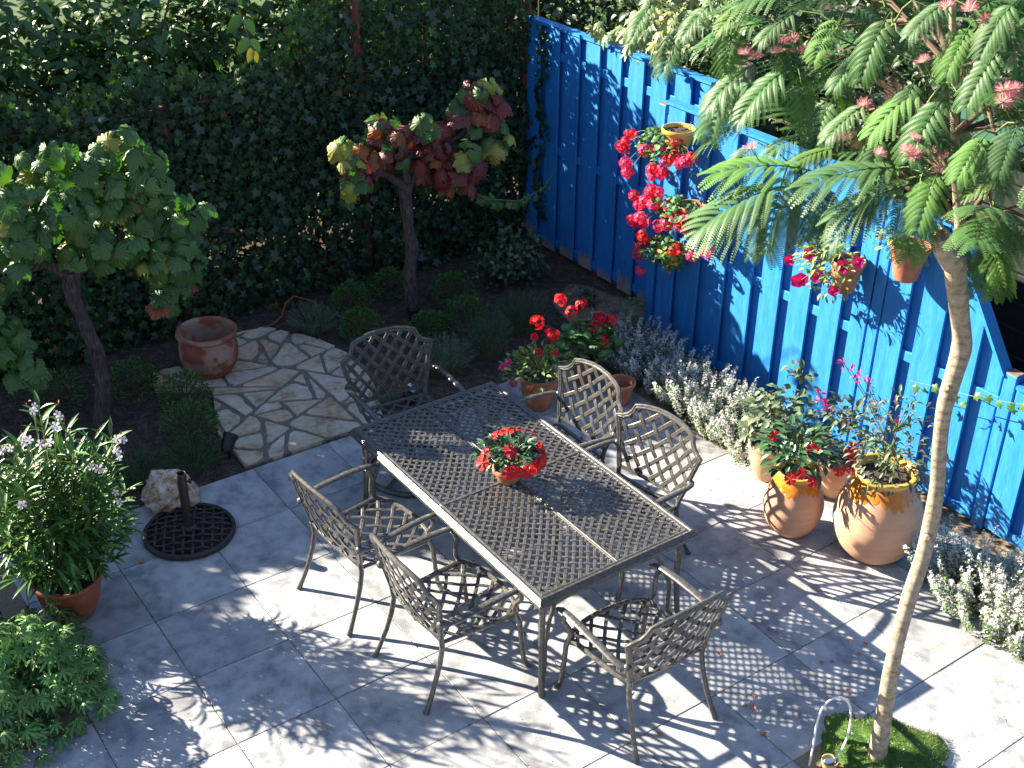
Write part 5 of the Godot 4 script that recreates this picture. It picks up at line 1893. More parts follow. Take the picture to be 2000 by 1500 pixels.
# a leafy dome on stems: every leaf a part
func dome(t: Node3D, base: Vector3, size: Vector3, count: int, shape: String, mats: Array, scale: Vector2, up := 0.3, low := -0.15) -> void:
	var mb := MB.new()
	for k in 14:
		var d := rdir()
		d.y = absf(d.y) + 0.35
		var tip := base + d.normalized() * size * 0.8
		mb.tube([base, base.lerp(tip, 0.5) + Vector3(0, size.y * 0.1, 0), tip], [0.004, 0.003, 0.002], 5, 1.0, Vector3.ZERO, false)
	obj("stems", mb.done(), M.green_twig, t)
	var shapes := 3 if G.has(shape + "2") else 2
	for k in count:
		var d := rdir()
		if d.y < low:
			d.y = -d.y
		var r := pow(rng.randf(), 0.3)
		var p := base + d * size * r
		var dir := Vector3(d.x, up + rr(-0.5, 0.4), d.z) + rdir() * 0.5
		obj("leaf", G[shape + str(k % shapes)], mats[rng.randi() % mats.size()], t, frame(dir, d * 0.5 + Vector3(0, 1, 0) + rdir() * 0.35, p, rr(scale.x, scale.y)))


func bloom(t: Node3D, mesh: Mesh, mats: Array, p: Vector3, face: Vector3, size: float, stem_from = null) -> void:
	var o := obj("flower", mesh, mats[rng.randi() % mats.size()], t, Transform3D(frame(rdir().cross(face), face).basis.scaled_local(Vector3.ONE * size), p))
	if mesh == G.flower:
		var mb := MB.new()
		mb.lathe([Vector2(0.13, 0.0), Vector2(0.1, 0.06), Vector2(0.0, 0.1)], 8)
		obj("flower_centre", mb.done(), M.bud, o, Transform3D(Basis(Vector3.RIGHT, PI / 2), Vector3(0, 0, 0.01)))
	if stem_from != null:
		var mb := MB.new()
		mb.tube([stem_from, stem_from.lerp(p, 0.6) + Vector3(0, 0.03, 0), p], 0.0024, 4, 1.0, Vector3.ZERO, false)
		obj("flower_stalk", mb.done(), M.green_twig, t)


# round clay jar with a glazed neck that ran down in drips
func jar(t: Node3D, r: float, h: float, drip: float) -> void:
	var shape := [[0.0, 0.0], [0.5, 0.0], [0.6, 0.02], [0.8, 0.12], [0.94, 0.25], [1.0, 0.4], [0.99, 0.5], [0.93, 0.62], [0.8, 0.75], [0.66, 0.85], [0.6, 0.9], [0.62, 0.93], [0.7, 0.96], [0.71, 0.985], [0.68, 1.0], [0.6, 0.99], [0.55, 0.93], [0.6, 0.8], [0.7, 0.6], [0.0, 0.55]]
	var prof := []
	for s in shape:
		prof.append(Vector2(s[0] * r, s[1] * h))
	# throwing rings
	var fine := []
	for k in prof.size() - 1:
		for q in 5:
			var f := q / 5.0
			var v: Vector2 = prof[k].cubic_interpolate(prof[k + 1], prof[maxi(k - 1, 0)], prof[mini(k + 2, prof.size() - 1)], f) if k > 1 and k < 12 else prof[k].lerp(prof[k + 1], f)
			fine.append(v + (Vector2(0.0006 * sin(v.y * 420.0), 0) if k > 2 and k < 9 else Vector2.ZERO))
	fine.append(prof[-1])
	var mb := MB.new()
	mb.lathe(fine, 56)
	var body := obj("body", mb.done(), M.tan_clay, t)
	var outer := fine.slice(10, 65)
	mb = MB.new()
	var seg := 112
	var rows := 16
	for s in seg + 1:
		var a := TAU * s / seg
		var tooth := absf(sin(a * 13.0 + 0.8 * sin(a * 3.0)))
		var low := h * (0.83 - drip * (0.35 + 0.65 * tooth) - 0.03 * sin(a * 5.0 + 1.0))
		for k in rows + 1:
			var y := lerpf(low, h * 0.905, float(k) / rows)
			var rad := 0.0
			for q in outer.size() - 1:
				if outer[q].y <= y and outer[q + 1].y >= y:
					rad = lerpf(outer[q].x, outer[q + 1].x, (y - outer[q].y) / maxf(outer[q + 1].y - outer[q].y, 1e-5))
					break
			if rad == 0.0:
				rad = r * 0.7
			mb.p(Vector3(cos(a), 0, sin(a)) * (rad + 0.0012 + 0.0012 * sin(PI * float(k) / rows)) + Vector3(0, y, 0))
	for s in seg:
		for k in rows:
			var i := s * (rows + 1) + k
			mb.quad(i, i + 1, i + rows + 2, i + rows + 1)
	obj("glaze", mb.done(), M.glaze, body)
	mb = MB.new()
	mb.lathe([Vector2(0.63 * r, 0.925 * h), Vector2(0.715 * r, 0.955 * h), Vector2(0.725 * r, 0.985 * h), Vector2(0.69 * r, 1.006 * h), Vector2(0.59 * r, 0.995 * h), Vector2(0.545 * r, 0.93 * h)], 48)
	obj("rim", mb.done(), M.glaze_yellow, body)
	obj("soil", disc(r * 0.57, h * 0.93), M.pot_soil, t)


func make_potted_plants() -> void:
	var t := thing("potted_impatiens", "small terracotta pot of red impatiens on the patio table", "potted plant", Vector3(2.06, 0.7065, 0.8))
	obj("pot", pot_mesh(0.09, 0.066, 0.1, 0.008), M.terracotta, t)
	obj("soil", disc(0.08, 0.082), M.pot_soil, t)
	dome(t, Vector3(0, 0.17, 0), Vector3(0.17, 0.13, 0.17), 170, "impatiens", M.impatiens, Vector2(0.75, 1.1), 0.45, 0.0)
	for q in [[-0.06, 0.12, 0.13], [-0.02, 0.1, 0.16], [0.04, 0.1, 0.15], [-0.08, 0.15, 0.12], [0.14, 0.13, 0.05], [0.13, 0.18, 0.04], [0.15, 0.22, -0.02], [0.12, 0.1, 0.1], [0.09, 0.12, 0.13], [-0.02, 0.26, -0.06], [0.03, 0.27, -0.05], [0.08, 0.26, -0.05], [-0.15, 0.19, 0.02], [-0.11, 0.2, -0.02], [0.0, 0.16, 0.16], [0.06, 0.16, 0.14], [0.12, 0.2, 0.08], [-0.03, 0.24, 0.06]]:
		var p := Vector3(q[0], q[1], q[2]) * Vector3(1.4, 1.15, 1.4)
		p.y = maxf(p.y, 0.19)
		bloom(t, G.flower, M.red_petal, p, p - Vector3(0, 0.12, 0) + Vector3(-0.03, 0.05, 0.06), rr(0.036, 0.044), Vector3(0, 0.13, 0))
	# petunias
	t = thing("potted_petunia", "wide terracotta pot of light green foliage with red petunias beside the bed", "potted plant", Vector3(3.43, 0, -0.74))
	obj("pot", pot_mesh(0.145, 0.095, 0.29, 0.008, 0.012), M.terracotta, t)
	obj("soil", disc(0.132, 0.262), M.pot_soil, t)
	dome(t, Vector3(0.0, 0.33, 0), Vector3(0.31, 0.17, 0.26), 300, "small", M.fern_leaf, Vector2(1.1, 2.1), 0.5)
	for q in [[-0.02, 0.5, 0.02], [0.1, 0.47, 0.06], [-0.22, 0.42, -0.1], [-0.3, 0.42, -0.06], [-0.26, 0.3, 0.02], [-0.18, 0.29, 0.14], [0.05, 0.54, -0.14], [0.16, 0.56, -0.1]]:
		var p := Vector3(q[0], q[1], q[2])
		bloom(t, G.trumpet, M.red_petal if q[0] > -0.2 else M.magenta_petal, p, Vector3(-0.35 + q[0], 0.55, 0.7), rr(0.027, 0.036), Vector3(0, 0.3, 0))
	# red pelargonium
	t = thing("potted_geranium", "terracotta pot of red geraniums between the bed and the white herbs", "potted plant", Vector3(3.96, 0, -0.84))
	obj("pot", pot_mesh(0.11, 0.075, 0.24, 0.009), M.terracotta, t)
	obj("soil", disc(0.1, 0.21), M.pot_soil, t)
	dome(t, Vector3(0.0, 0.33, 0), Vector3(0.28, 0.2, 0.25), 170, "round", M.pelargonium, Vector2(0.8, 1.35))
	for q in [[-0.3, 0.84, 0.04], [-0.09, 0.74, 0.04], [0.09, 0.58, 0.05], [0.22, 0.52, 0.05], [-0.5, 0.7, 0.02], [-0.36, 0.56, 0.04], [0.02, 0.52, 0.06], [-0.15, 0.68, 0.0], [0.05, 0.42, 0.14]]:
		var p := Vector3(q[0], q[1], q[2])
		bloom(t, G["umbel%d" % (rng.randi() % 2)], M.red_petal, p, Vector3(rr(-0.1, 0.1), rr(-0.1, 0.1), 1), rr(0.055, 0.07), Vector3(0, 0.3, 0))
	t = thing("empty_pot", "empty terracotta pot standing behind the chair beside the white herbs", "pot", Vector3(4.0, 0, -0.42))
	obj("wall", pot_mesh(0.105, 0.07, 0.2, 0.011), M.terracotta, t)
	# tan clay pots by the fence
	t = thing("potted_rose", "tan clay pot of broad-leaved rose at the end of the white herbs", "potted plant", Vector3(4.22, 0, 0.98))
	obj("pot", pot_mesh(0.15, 0.085, 0.3, 0.008, 0.02), M.tan_clay, t)
	obj("soil", disc(0.135, 0.27), M.pot_soil, t)
	dome(t, Vector3(0.02, 0.46, 0.0), Vector3(0.22, 0.26, 0.26), 220, "rose", M.rose, Vector2(1.0, 1.6), 0.1, -0.6)
	dome(t, Vector3(0.12, 0.8, 0.08), Vector3(0.1, 0.14, 0.14), 30, "rose", M.rose, Vector2(0.8, 1.3), 0.1, -0.6)
	t = thing("potted_rose", "tan clay pot of dusky foliage standing behind the smaller glazed jar", "potted plant", Vector3(4.46, 0, 1.4))
	obj("pot", pot_mesh(0.15, 0.085, 0.3, 0.008, 0.02), M.tan_clay, t)
	obj("soil", disc(0.135, 0.27), M.pot_soil, t)
	dome(t, Vector3(0.0, 0.5, 0.0), Vector3(0.2, 0.28, 0.28), 190, "rose", M.rose + M.purple_leaf, Vector2(0.7, 1.2), 0.1, -0.5)
	# glazed jars
	t = thing("glazed_jar", "smaller round clay jar with glazed orange neck, red impatiens in it", "potted plant", Vector3(3.9, 0, 1.52), 0.0, "round clay jars with glazed necks")
	jar(t, 0.2, 0.485, 0.09)
	dome(t, Vector3(-0.01, 0.6, 0), Vector3(0.25, 0.2, 0.23), 200, "impatiens", M.impatiens, Vector2(0.9, 1.4))
	for q in [[-0.15, 0.56, 0.14], [-0.1, 0.5, 0.17], [-0.05, 0.66, 0.1], [-0.14, 0.7, -0.04], [0.1, 0.52, 0.2], [0.14, 0.62, 0.16], [0.16, 0.55, 0.14], [-0.19, 0.53, 0.12], [0.02, 0.54, 0.2]]:
		var p := Vector3(q[0] * 1.5, q[1] + 0.09, q[2] * 1.5)
		bloom(t, G.flower, M.red_petal, p, Vector3(-0.4, 0.5, 0.7), rr(0.034, 0.042), Vector3(0, 0.5, 0))
	t = thing("glazed_jar", "big round clay jar with glazed orange neck, dusky trailing lobelia in it", "potted plant", Vector3(4.17, 0, 2.0), 0.6, "round clay jars with glazed necks")
	jar(t, 0.285, 0.65, 0.085)
	dome(t, Vector3(0, 0.74, 0), Vector3(0.26, 0.2, 0.26), 160, "purple", M.purple_leaf + M.rose, Vector2(0.7, 1.2), 0.1, -0.6)
	dome(t, Vector3(-0.1, 1.0, 0.02), Vector3(0.28, 0.24, 0.28), 130, "purple", M.rose + M.purple_leaf, Vector2(0.6, 1.0), 0.4, -0.6)
	dome(t, Vector3(0, 0.67, 0), Vector3(0.28, 0.12, 0.28), 110, "purple", M.purple_leaf + M.rose, Vector2(0.6, 1.0), -0.5, -0.95)
	dome(t, Vector3(0.02, 0.5, 0.17), Vector3(0.12, 0.14, 0.06), 30, "purple", M.purple_leaf, Vector2(0.5, 0.9), -0.6, -0.9)
	var back := Basis(Vector3.UP, -0.6)
	for q in [[-0.52, 1.56, -0.05], [-0.42, 1.49, -0.05], [-0.28, 1.38, -0.05], [-0.7, 1.4, -0.05], [-0.36, 1.42, -0.05], [0.07, 0.98, -0.05], [-0.63, 1.3, -0.05]]:
		var p: Vector3 = back * Vector3(q[0], q[1], q[2])
		var foot := Vector3(0, 0.8, 0)
		for k in 7:
			var f: Vector3 = p + rdir() * 0.026
			bloom(t, G.purple0, M.magenta_petal, f, rdir(), rr(0.5, 0.8), foot if k == 0 else null)
		for k in 5:
			var w: Vector3 = foot.lerp(p, rr(0.45, 0.95)) + Vector3(0, 0.03, 0)
			obj("leaf", G["small%d" % (k % 3)], pick(M.purple_leaf), t, frame(rdir(), Vector3.UP, w, rr(0.9, 1.5)))
	# the oleander
	t = thing("potted_oleander", "white oleander with long leaves in a glossy red-brown pot", "potted plant", Vector3(-0.38, 0, -0.36))
	obj("pot", pot_mesh(0.195, 0.125, 0.3, 0.014, 0.015), M.red_clay, t)
	obj("soil", disc(0.178, 0.262), M.pot_soil, t)
	var tips := []
	var more := []
	var hues := []
	for k in 100:
		var a := rr(0, TAU)
		var r := sqrt(rng.randf())
		var tip := Vector3(cos(a) * r * 0.46, 0.45 + rr(0.0, 1.05) * (1.1 - 0.5 * r), sin(a) * r * 0.4)
		tips.append(tip)
		var foot := Vector3(cos(a) * 0.05, 0.25, sin(a) * 0.05)
		var mb := MB.new()
		mb.tube([foot, foot.lerp(tip, 0.5) + Vector3(0, 0.08, 0), tip], [0.008, 0.006, 0.003], 6)
		obj("stem", mb.done(), M.green_twig, t)
		for q in 15:
			var f := 1.0 - pow(rng.randf(), 1.6) * 0.6
			var b := rr(0, TAU)
			var d := Vector3(cos(b), rr(0.1, 1.0), sin(b)) + (tip - foot).normalized() * 0.5
			var tr := frame(d, Vector3.UP + rdir() * 0.3, foot.lerp(tip, f) + Vector3(0, 0.08 * (1.0 - f), 0), rr(0.85, 1.3))
			if q < 3:
				obj("leaf", G["oleander%d" % (q % 3)], pick(M.oleander) if rng.randf() > 0.02 else M.grape_yellow[0], t, tr)
			else:
				more.append(tr)
				hues.append(tint(Color(0.065, 0.16, 0.032), 0.3))
	for k in 620:
		var d := rdir()
		var p := Vector3(0, 0.72, 0) + d * Vector3(0.4, 0.42, 0.36) * pow(rng.randf(), 0.4)
		more.append(frame(d + Vector3(0, 0.3, 0) + rdir() * 0.6, Vector3.UP + rdir() * 0.4, p, rr(0.85, 1.3)))
		hues.append(tint(Color(0.065, 0.16, 0.032), 0.3))
	many("foliage", G.oleander1, M.tinted_leaf, t, more, hues)
	for q in [[-0.03, 1.57, 0.1], [0.1, 1.5, 0.12], [-0.12, 1.41, 0.14], [-0.02, 1.37, 0.15], [0.08, 1.43, 0.14], [0.38, 1.2, 0.12], [0.36, 1.13, 0.14], [0.2, 1.12, 0.18], [-0.19, 1.05, 0.2], [-0.22, 1.38, 0.16], [0.3, 0.9, 0.2]]:
		q[1] += 0.05
		q[2] += 0.14
		for k in 2:
			var p := Vector3(q[0], q[1], q[2]) + rdir() * 0.03
			bloom(t, G.star, M.white_petal, p, Vector3(rr(-0.8, 0.4), rr(0.1, 0.9), 0.7), rr(0.02, 0.027), Vector3(q[0] * 0.6, q[1] - 0.25, q[2] * 0.6))
		for k in 3:
			obj("bud", G["small%d" % k], M.bud, t, frame(Vector3(rr(-0.5, 0.5), 1, rr(-0.5, 0.5)), rdir(), Vector3(q[0], q[1] + 0.02, q[2]) + rdir() * 0.03, rr(0.5, 0.9)))
	# the empty bowl in the bed
	t = thing("terracotta_bowl", "big empty weathered terracotta bowl beside the stone path", "pot", Vector3(1.52, 0.0, -2.68))
	var mb2 := MB.new()
	mb2.lathe([Vector2(0.0, 0.012), Vector2(0.13, 0.012), Vector2(0.17, 0.03), Vector2(0.215, 0.1), Vector2(0.237, 0.18), Vector2(0.238, 0.25), Vector2(0.228, 0.31), Vector2(0.218, 0.345), Vector2(0.222, 0.352), Vector2(0.24, 0.36), Vector2(0.246, 0.375), Vector2(0.243, 0.395), Vector2(0.23, 0.405), Vector2(0.212, 0.4), Vector2(0.205, 0.38), Vector2(0.204, 0.33), Vector2(0.214, 0.24), Vector2(0.2, 0.12), Vector2(0.14, 0.04), Vector2(0.0, 0.035)], 56)
	obj("wall", mb2.done(), M.old_clay, t)


const HEADS := [[4.72,1.81,-1.34], [4.72,1.68,-1.43], [4.72,1.57,-1.33], [4.72,1.75,-1.1], [4.72,1.81,-0.92], [4.72,1.79,-0.77], [4.72,1.77,-0.68], [4.72,1.71,-0.88], [4.72,1.54,-1.06], [4.72,1.6,-0.93], [4.72,1.32,-1.22], [4.72,1.28,-1.12], [4.72,1.41,-1.04], [4.72,1.16,-1.13], [4.72,1.32,-1.0], [4.72,1.35,-0.84], [4.72,1.31,-0.69], [4.72,1.32,-0.6], [4.72,1.25,-0.8], [4.72,1.07,-1.21], [4.72,1.04,-1.03], [4.72,1.16,-0.92], [4.72,0.91,-1.13], [4.72,0.81,-1.17], [4.72,0.73,-1.05], [4.72,1.02,-0.73], [4.72,1.03,-0.54], [4.72,1.14,-0.37], [4.72,1.26,-0.65]]


func wall_pot(label: String, at: Vector3, r: float, h: float, m: Material, tip := false) -> Node3D:
	var t := thing("hanging_pot", label, "potted plant", at, 0.0, "flower pots hung on the blue fence")
	obj("pot", pot_mesh(r, r * 0.62, h, 0.008), m, t)
	obj("soil", disc(r * 0.92, h - 0.03), M.pot_soil, t)
	var mb := MB.new()
	mb.tube([Vector3(r * 0.8, h - 0.02, 0), Vector3(0.107 + (4.85 - at.x), h + 0.02, 0)], 0.004, 6)
	obj("hook", mb.done(), M.black, t)
	if tip:
		mb = MB.new()
		mb.lathe([Vector2(0.0, -0.1), Vector2(0.02, -0.06), Vector2(0.045, -0.02), Vector2(r * 0.6, 0.004)], 20)
		obj("cone", mb.done(), M.terracotta, t)
	return t


func make_wall_pots() -> void:
	var a := wall_pot("yellow rimmed pot of bare earth and pink geraniums hung highest on the fence", Vector3(4.83, 1.78, -0.88), 0.125, 0.19, M.glaze_yellow)
	var b := wall_pot("terracotta pot of pink geraniums hung between the two yellow pots", Vector3(4.83, 1.22, -0.66), 0.11, 0.19, M.terracotta)
	var c := wall_pot("yellow pot on a terracotta cone with pink geraniums hung lowest on the fence", Vector3(4.83, 0.82, -0.86), 0.12, 0.16, M.glaze_yellow, true)
	for s in [[a, Vector3(-0.08, 0.03, -0.1), Vector3(0.14, 0.15, 0.26), 150], [b, Vector3(-0.08, 0.1, -0.06), Vector3(0.13, 0.16, 0.3), 130], [c, Vector3(-0.06, 0.12, -0.04), Vector3(0.16, 0.12, 0.28), 150]]:
		dome(s[0], s[1], s[2], s[3], "round", M.pelargonium, Vector2(0.55, 0.85), 0.0, -0.8)
	for k in HEADS.size() * 2 - 8:
		var hd: Array = HEADS[k % HEADS.size()]
		var p := Vector3(hd[0] + rr(-0.05, 0.04), hd[1], hd[2])
		if k >= HEADS.size():
			p += Vector3(0.02, rr(-0.08, 0.08), rr(-0.02, 0.12))
		var t: Node3D = a if p.y > 1.5 else (b if p.y > 1.12 else c)
		bloom(t, G["umbel%d" % (k % 2)], M.pink_petal if k % 5 else M.red_petal, p - t.position, Vector3(-1, 0.2, 0.4), rr(0.048, 0.066), Vector3(-0.05, 0.1, (p.z - t.position.z) * 0.3))
	var d := wall_pot("terracotta pot of magenta petunias hung on the fence", Vector3(4.83, 1.3, 0.92), 0.115, 0.24, M.terracotta)
	dome(d, Vector3(-0.08, 0.2, -0.12), Vector3(0.13, 0.15, 0.27), 210, "small", M.petunia_leaf, Vector2(1.4, 2.3), 0.2, -0.7)
	dome(d, Vector3(-0.08, 0.06, -0.1), Vector3(0.07, 0.14, 0.18), 80, "small", M.petunia_leaf, Vector2(1.2, 2.0), -0.4, -0.9)
	for q in [[-0.14, 0.12, -0.4], [-0.12, 0.22, -0.24], [-0.15, 0.02, -0.26], [-0.15, 0.1, -0.13], [-0.12, 0.24, 0.06], [-0.16, 0.06, 0.04], [-0.12, -0.02, -0.32], [-0.1, 0.3, 0.16]]:
		bloom(d, G.trumpet, M.magenta_petal, Vector3(q[0], q[1], q[2]), Vector3(-0.7, 0.3, 0.6), rr(0.038, 0.052), Vector3(-0.05, 0.2, -0.05))
	var e := wall_pot("plain terracotta pot hung on the fence behind the silk tree leaves", Vector3(4.83, 1.58, 1.4), 0.125, 0.25, M.terracotta)
	dome(e, Vector3(-0.08, 0.24, -0.05), Vector3(0.1, 0.1, 0.2), 80, "small", M.petunia_leaf, Vector2(1.3, 2.0), 0.2, -0.7)


func make_cranesbill() -> void:
	var t := thing("cranesbill", "bushy cranesbill with deeply cut leaves spilling over the slabs", "plant", Vector3(-1.0, 0, 0.2))
	var mb := MB.new()
	for k in 40:
		var d := rdir()
		d.y = absf(d.y) + 0.5
		var tip := d.normalized() * Vector3(0.5, 0.5, 0.45)
		mb.tube([Vector3(0, 0, 0), tip * 0.5 + Vector3(0, 0.06, 0), tip], 0.003, 4, 1.0, Vector3.ZERO, false)
	obj("stems", mb.done(), M.green_twig, t)
	var at := []
	var c := []
	var made := 0
	while made < 300 or at.size() < 420:
		var d := rdir()
		d.y = absf(d.y)
		var front := made < 300 and rng.randf() < 0.5
		var lump := 1.0 + 0.14 * sin(d.x * 6.0) * sin(d.z * 5.0 + 1.0)
		var p := d * Vector3(0.62, 0.47, 0.56) * lump * (rr(0.9, 1.03) if front else pow(rng.randf(), 0.4) * 0.9)
		var tr := frame(Vector3(d.x + 0.3, rr(-0.7, 0.3), d.z + 0.2) + rdir() * 0.4, d * 0.7 + Vector3(-0.1, 0.9, 0.1) + rdir() * 0.3, p + Vector3(0, 0.03, 0), rr(0.7, 1.15))
		if front and d.dot(Vector3(-0.1, 0.6, 0.8)) > -0.1:
			obj("leaf", G["cranesbill%d" % (made % 3)], pick(M.cranesbill) if rng.randf() > 0.012 else M.grape_red[0], t, tr)
			made += 1
		else:
			at.append(tr)
			c.append(tint(Color(0.09, 0.2, 0.05), 0.3))
	many("foliage", G.cranesbill1, M.tinted_leaf, t, at, c)


func spotlight(label: String, at: Vector3, aim: Vector3) -> void:
	var t := thing("garden_spotlight", label, "light", at, 0.0, "black garden spotlights in the bed")
	var mb := MB.new()
	mb.tube([Vector3(0, -0.06, 0), Vector3(0, 0.07, 0)], 0.01, 8)
	obj("spike", mb.done(), M.black, t)
	mb = MB.new()
	mb.lathe([Vector2(0.0, -0.07), Vector2(0.03, -0.065), Vector2(0.045, -0.03), Vector2(0.05, 0.05), Vector2(0.058, 0.055), Vector2(0.058, 0.075), Vector2(0.05, 0.078), Vector2(0.046, 0.06), Vector2(0.0, 0.05)], 24)
	obj("housing", mb.done(), M.black, t, frame(aim, Vector3.UP, Vector3(0, 0.12, 0)))


func make_small_things() -> void:
	spotlight("black garden spotlight at the edge of the stone path", Vector3(1.12, 0, -1.42), Vector3(0.6, 0.6, -0.5))
	spotlight("black garden spotlight at the foot of the red vine", Vector3(3.3, 0, -2.42), Vector3(0.1, 1.0, -0.1))
	var t := thing("nursery_pot", "small black nursery pot with a blue plant label under the swivel chair's back", "pot", Vector3(2.62, 0, -1.36))
	obj("wall", pot_mesh(0.055, 0.042, 0.1, 0.004), M.black, t)
	obj("soil", disc(0.05, 0.085), M.pot_soil, t)
	var mb := MB.new()
	mb.box(Vector3(0.055, 0.004, 0.075), 0.001)
	obj("plant_label", mb.done(), M.tag_blue, t, Transform3D(Basis.from_euler(Vector3(0.7, 0.5, 0)), Vector3(0.02, 0.125, 0.0)))
	mb = MB.new()
	mb.box(Vector3(0.055, 0.003, 0.026), 0.0005)
	obj("label_band", mb.done(), M.tag_white, t, Transform3D(Basis.from_euler(Vector3(0.7, 0.5, 0)), Vector3(0.02, 0.125, 0.0)) * Transform3D(Basis(), Vector3(0, 0.002, -0.024)))
	dome(t, Vector3(0, 0.1, 0), Vector3(0.08, 0.08, 0.08), 24, "small", M.fern_leaf, Vector2(0.8, 1.2), 0.8)
	# cord along the hedge
	mb = MB.new()
	mb.tube([Vector3(1.95, 0.04, -3.08), Vector3(2.1, 0.012, -3.16), Vector3(2.3, 0.014, -3.15), Vector3(2.42, 0.03, -3.22), Vector3(2.5, 0.1, -3.3), Vector3(2.6, 0.14, -3.32), Vector3(2.74, 0.08, -3.25), Vector3(2.8, 0.02, -3.2)], 0.006, 7)
	tag(obj("garden_hose", mb.done(), M.orange_cord, self), "thin orange hose lying along the foot of the ivy behind the stone path", "hose")
	# tree pit: earth, moss, the bent tube in its clay socket
	mb = MB.new()
	mb.box(Vector3(0.6, 0.02, 0.6), 0.0, Vector3(2.7, -0.022, 3.3))
	setting("tree_pit", mb.done(), M.soil)
	var moss := thing("moss_cushion", "bright green moss cushion round the silk tree's foot", "moss", Vector3(2.83, 0, 3.28))
	mb = MB.new()
	var n := FastNoiseLite.new()
	n.seed = 77
	n.frequency = 4.0
	for j in 14:
		for i in 49:
			var a := TAU * i / 48
			var f := j / 13.0
			var r := (0.35 + 0.045 * sin(a * 3.0 + 1.0) + 0.025 * sin(a * 7.0) + 0.012 * sin(a * 17.0)) * f
			var p := Vector3(cos(a) * r * 0.86, 0, sin(a) * r)
			p.y = 0.06 * pow(1.0 - f * f, 0.6) + 0.03 * n.get_noise_2d(p.x * 3, p.z * 3) * (1.0 - f) + 0.004
			mb.p(p)
	for j in 13:
		for i in 48:
			var a := j * 49 + i
			mb.quad(a, a + 1, a + 50, a + 49)
	obj("cushion", mb.done(), leafmat(Color(0.07, 0.16, 0.02), 0.9, 0.0), moss)
	var at := []
	var c := []
	var at2 := []
	for k in 9000:
		var a := rr(0, TAU)
		var f := sqrt(rng.randf())
		var r := (0.352 + 0.045 * sin(a * 3.0 + 1.0) + 0.025 * sin(a * 7.0) + 0.012 * sin(a * 17.0)) * f
		var p := Vector3(cos(a) * r * 0.86, 0.06 * pow(maxf(1.0 - f * f, 0.0), 0.6) + 0.003, sin(a) * r)
		p.y += 0.03 * n.get_noise_2d(p.x * 3, p.z * 3) * (1.0 - f)
		at.append(frame(Vector3(rr(-0.8, 0.8), 1, rr(-0.8, 0.8)), rdir(), p, rr(0.3, 0.65)))
		var patch := n.get_noise_2d(p.x * 2.2, p.z * 2.2)
		c.append(tint(Color(0.06, 0.12, 0.03) if patch < -0.05 else (Color(0.13, 0.22, 0.04) if patch < 0.2 else Color(0.2, 0.2, 0.07)), 0.35))
		if k % 110 == 0 and f < 0.9:
			at2.append(frame(rdir(), Vector3(0, 1, 0.2), p + Vector3(0, 0.012, 0), rr(0.003, 0.005)))
	many("moss_tips", G.needle0, M.tinted_matt, moss, at, c)
	for q in at2:
		obj("flower", G.flower, M.white_petal[0], moss, q)
	t = thing("bent_tube", "white bent plastic tube looping up from a clay socket beside the silk tree", "tube", Vector3(2.45, 0, 3.07))
	mb = MB.new()
	var loop := [Vector3(0.0, -0.01, 0.0), Vector3(0.02, 0.1, -0.01), Vector3(0.03, 0.26, -0.02), Vector3(0.05, 0.36, -0.02), Vector3(0.1, 0.41, -0.01), Vector3(0.17, 0.4, 0.01), Vector3(0.215, 0.33, 0.03), Vector3(0.22, 0.22, 0.05), Vector3(0.18, 0.12, 0.07), Vector3(0.12, 0.06, 0.08), Vector3(0.075, 0.03, 0.075)]
	var fine := []
	for k in 51:
		var f := k / 50.0 * 10.0
		var i := mini(int(f), 9)
		fine.append(loop[i].cubic_interpolate(loop[i + 1], loop[maxi(i - 1, 0)], loop[mini(i + 2, 10)], f - i))
	mb.tube(fine, 0.006, 9)
	obj("tube", mb.done(), M.white_plastic, t)
	mb = MB.new()
	mb.lathe([Vector2(0.0, 0.0), Vector2(0.035, 0.0), Vector2(0.045, 0.05), Vector2(0.046, 0.058), Vector2(0.04, 0.058), Vector2(0.036, 0.03), Vector2(0.0, 0.028)], 24)
	obj("socket", mb.done(), M.cream_plastic, t, Transform3D(Basis(), Vector3(0.07, 0.0, 0.075)))
	mb = MB.new()
	mb.tube([Vector3(0.03, 0.045, 0.06), Vector3(0.05, 0.052, 0.068), Vector3(0.075, 0.056, 0.078), Vector3(0.098, 0.05, 0.085)], [0.008, 0.015, 0.015, 0.006], 10)
	obj("plug", mb.done(), M.white_plastic, t)
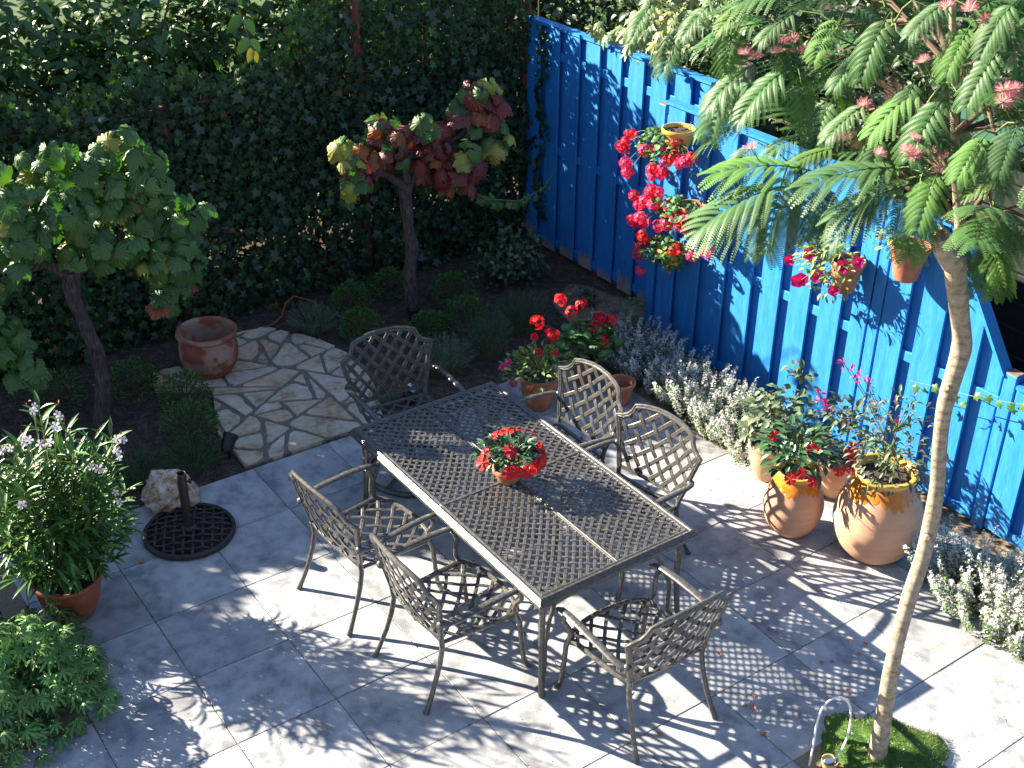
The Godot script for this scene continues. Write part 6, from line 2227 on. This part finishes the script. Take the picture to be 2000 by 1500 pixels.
	# fallen flowers and leaves
	for q in [[3.37, 2.52], [3.33, 2.64], [3.09, 2.56], [3.15, 2.59], [2.56, 2.53], [2.47, 2.56], [1.93, 2.45], [2.4, 2.78], [3.43, 2.6], [3.05, 2.18], [2.64, 2.17], [2.0, 2.11], [3.04, 2.81], [2.5, 2.6]]:
		var f := thing("fallen_flower", "withered pink flower fallen on the slabs under the silk tree", "flower", Vector3(q[0], 0.002, q[1]), rr(0, TAU), "withered flowers on the slabs")
		for k in 5:
			obj("petal", G["small%d" % (k % 3)], M.dry_flower if k % 3 else M.pink_petal[1], f, frame(Vector3(cos(k * 1.3), rr(0.2, 0.6), sin(k * 1.3)), Vector3.UP, Vector3(0, 0.004, 0), rr(0.5, 0.85)))
	for q in [[1.35, -0.93, "small withered leaf on the slab beside the stone path"], [0.13, -0.87, "small withered leaf on the slab behind the umbrella base"], [0.12, -0.61, "small withered leaf on the slab beside the oleander pot"]]:
		tag(obj("fallen_leaf", G.rose2, M.dry_flower, self, frame(Vector3(1, 0.05, rr(-1, 1)), Vector3(0.2, 1, 0.1), Vector3(q[0], 0.012, q[1]), 0.9)), q[2], "leaf")
	# an ivy shoot hanging over the low fence
	t = thing("ivy_shoot", "ivy shoot lying along the low blue fence behind the silk tree trunk", "plant", Vector3(4.9, 1.0, 2.3))
	var path := [Vector3(0.06, 0.15, 0.5), Vector3(-0.02, 0.16, 0.3), Vector3(-0.06, 0.1, 0.08), Vector3(-0.08, 0.02, -0.2), Vector3(-0.08, -0.04, -0.45), Vector3(-0.08, -0.1, -0.7)]
	mb = MB.new()
	mb.tube(path, [0.004, 0.004, 0.0035, 0.003, 0.0025, 0.002], 5)
	obj("stem", mb.done(), M.green_twig, t)
	for k in 17:
		var f := k / 17.0 * 5.0
		var i := mini(int(f), 4)
		obj("leaf", G["ivy%d" % (k % 3)], pick(M.ivy_new), t, frame(Vector3(rr(-0.3, 0), rr(-1, 0.6), rr(-1, 1)), Vector3(-1, 0.5, 0.2), path[i].lerp(path[i + 1], f - i) + Vector3(-0.03, rr(-0.06, 0.06), 0), rr(1.1, 1.6) if k < 10 else rr(0.8, 1.2)))
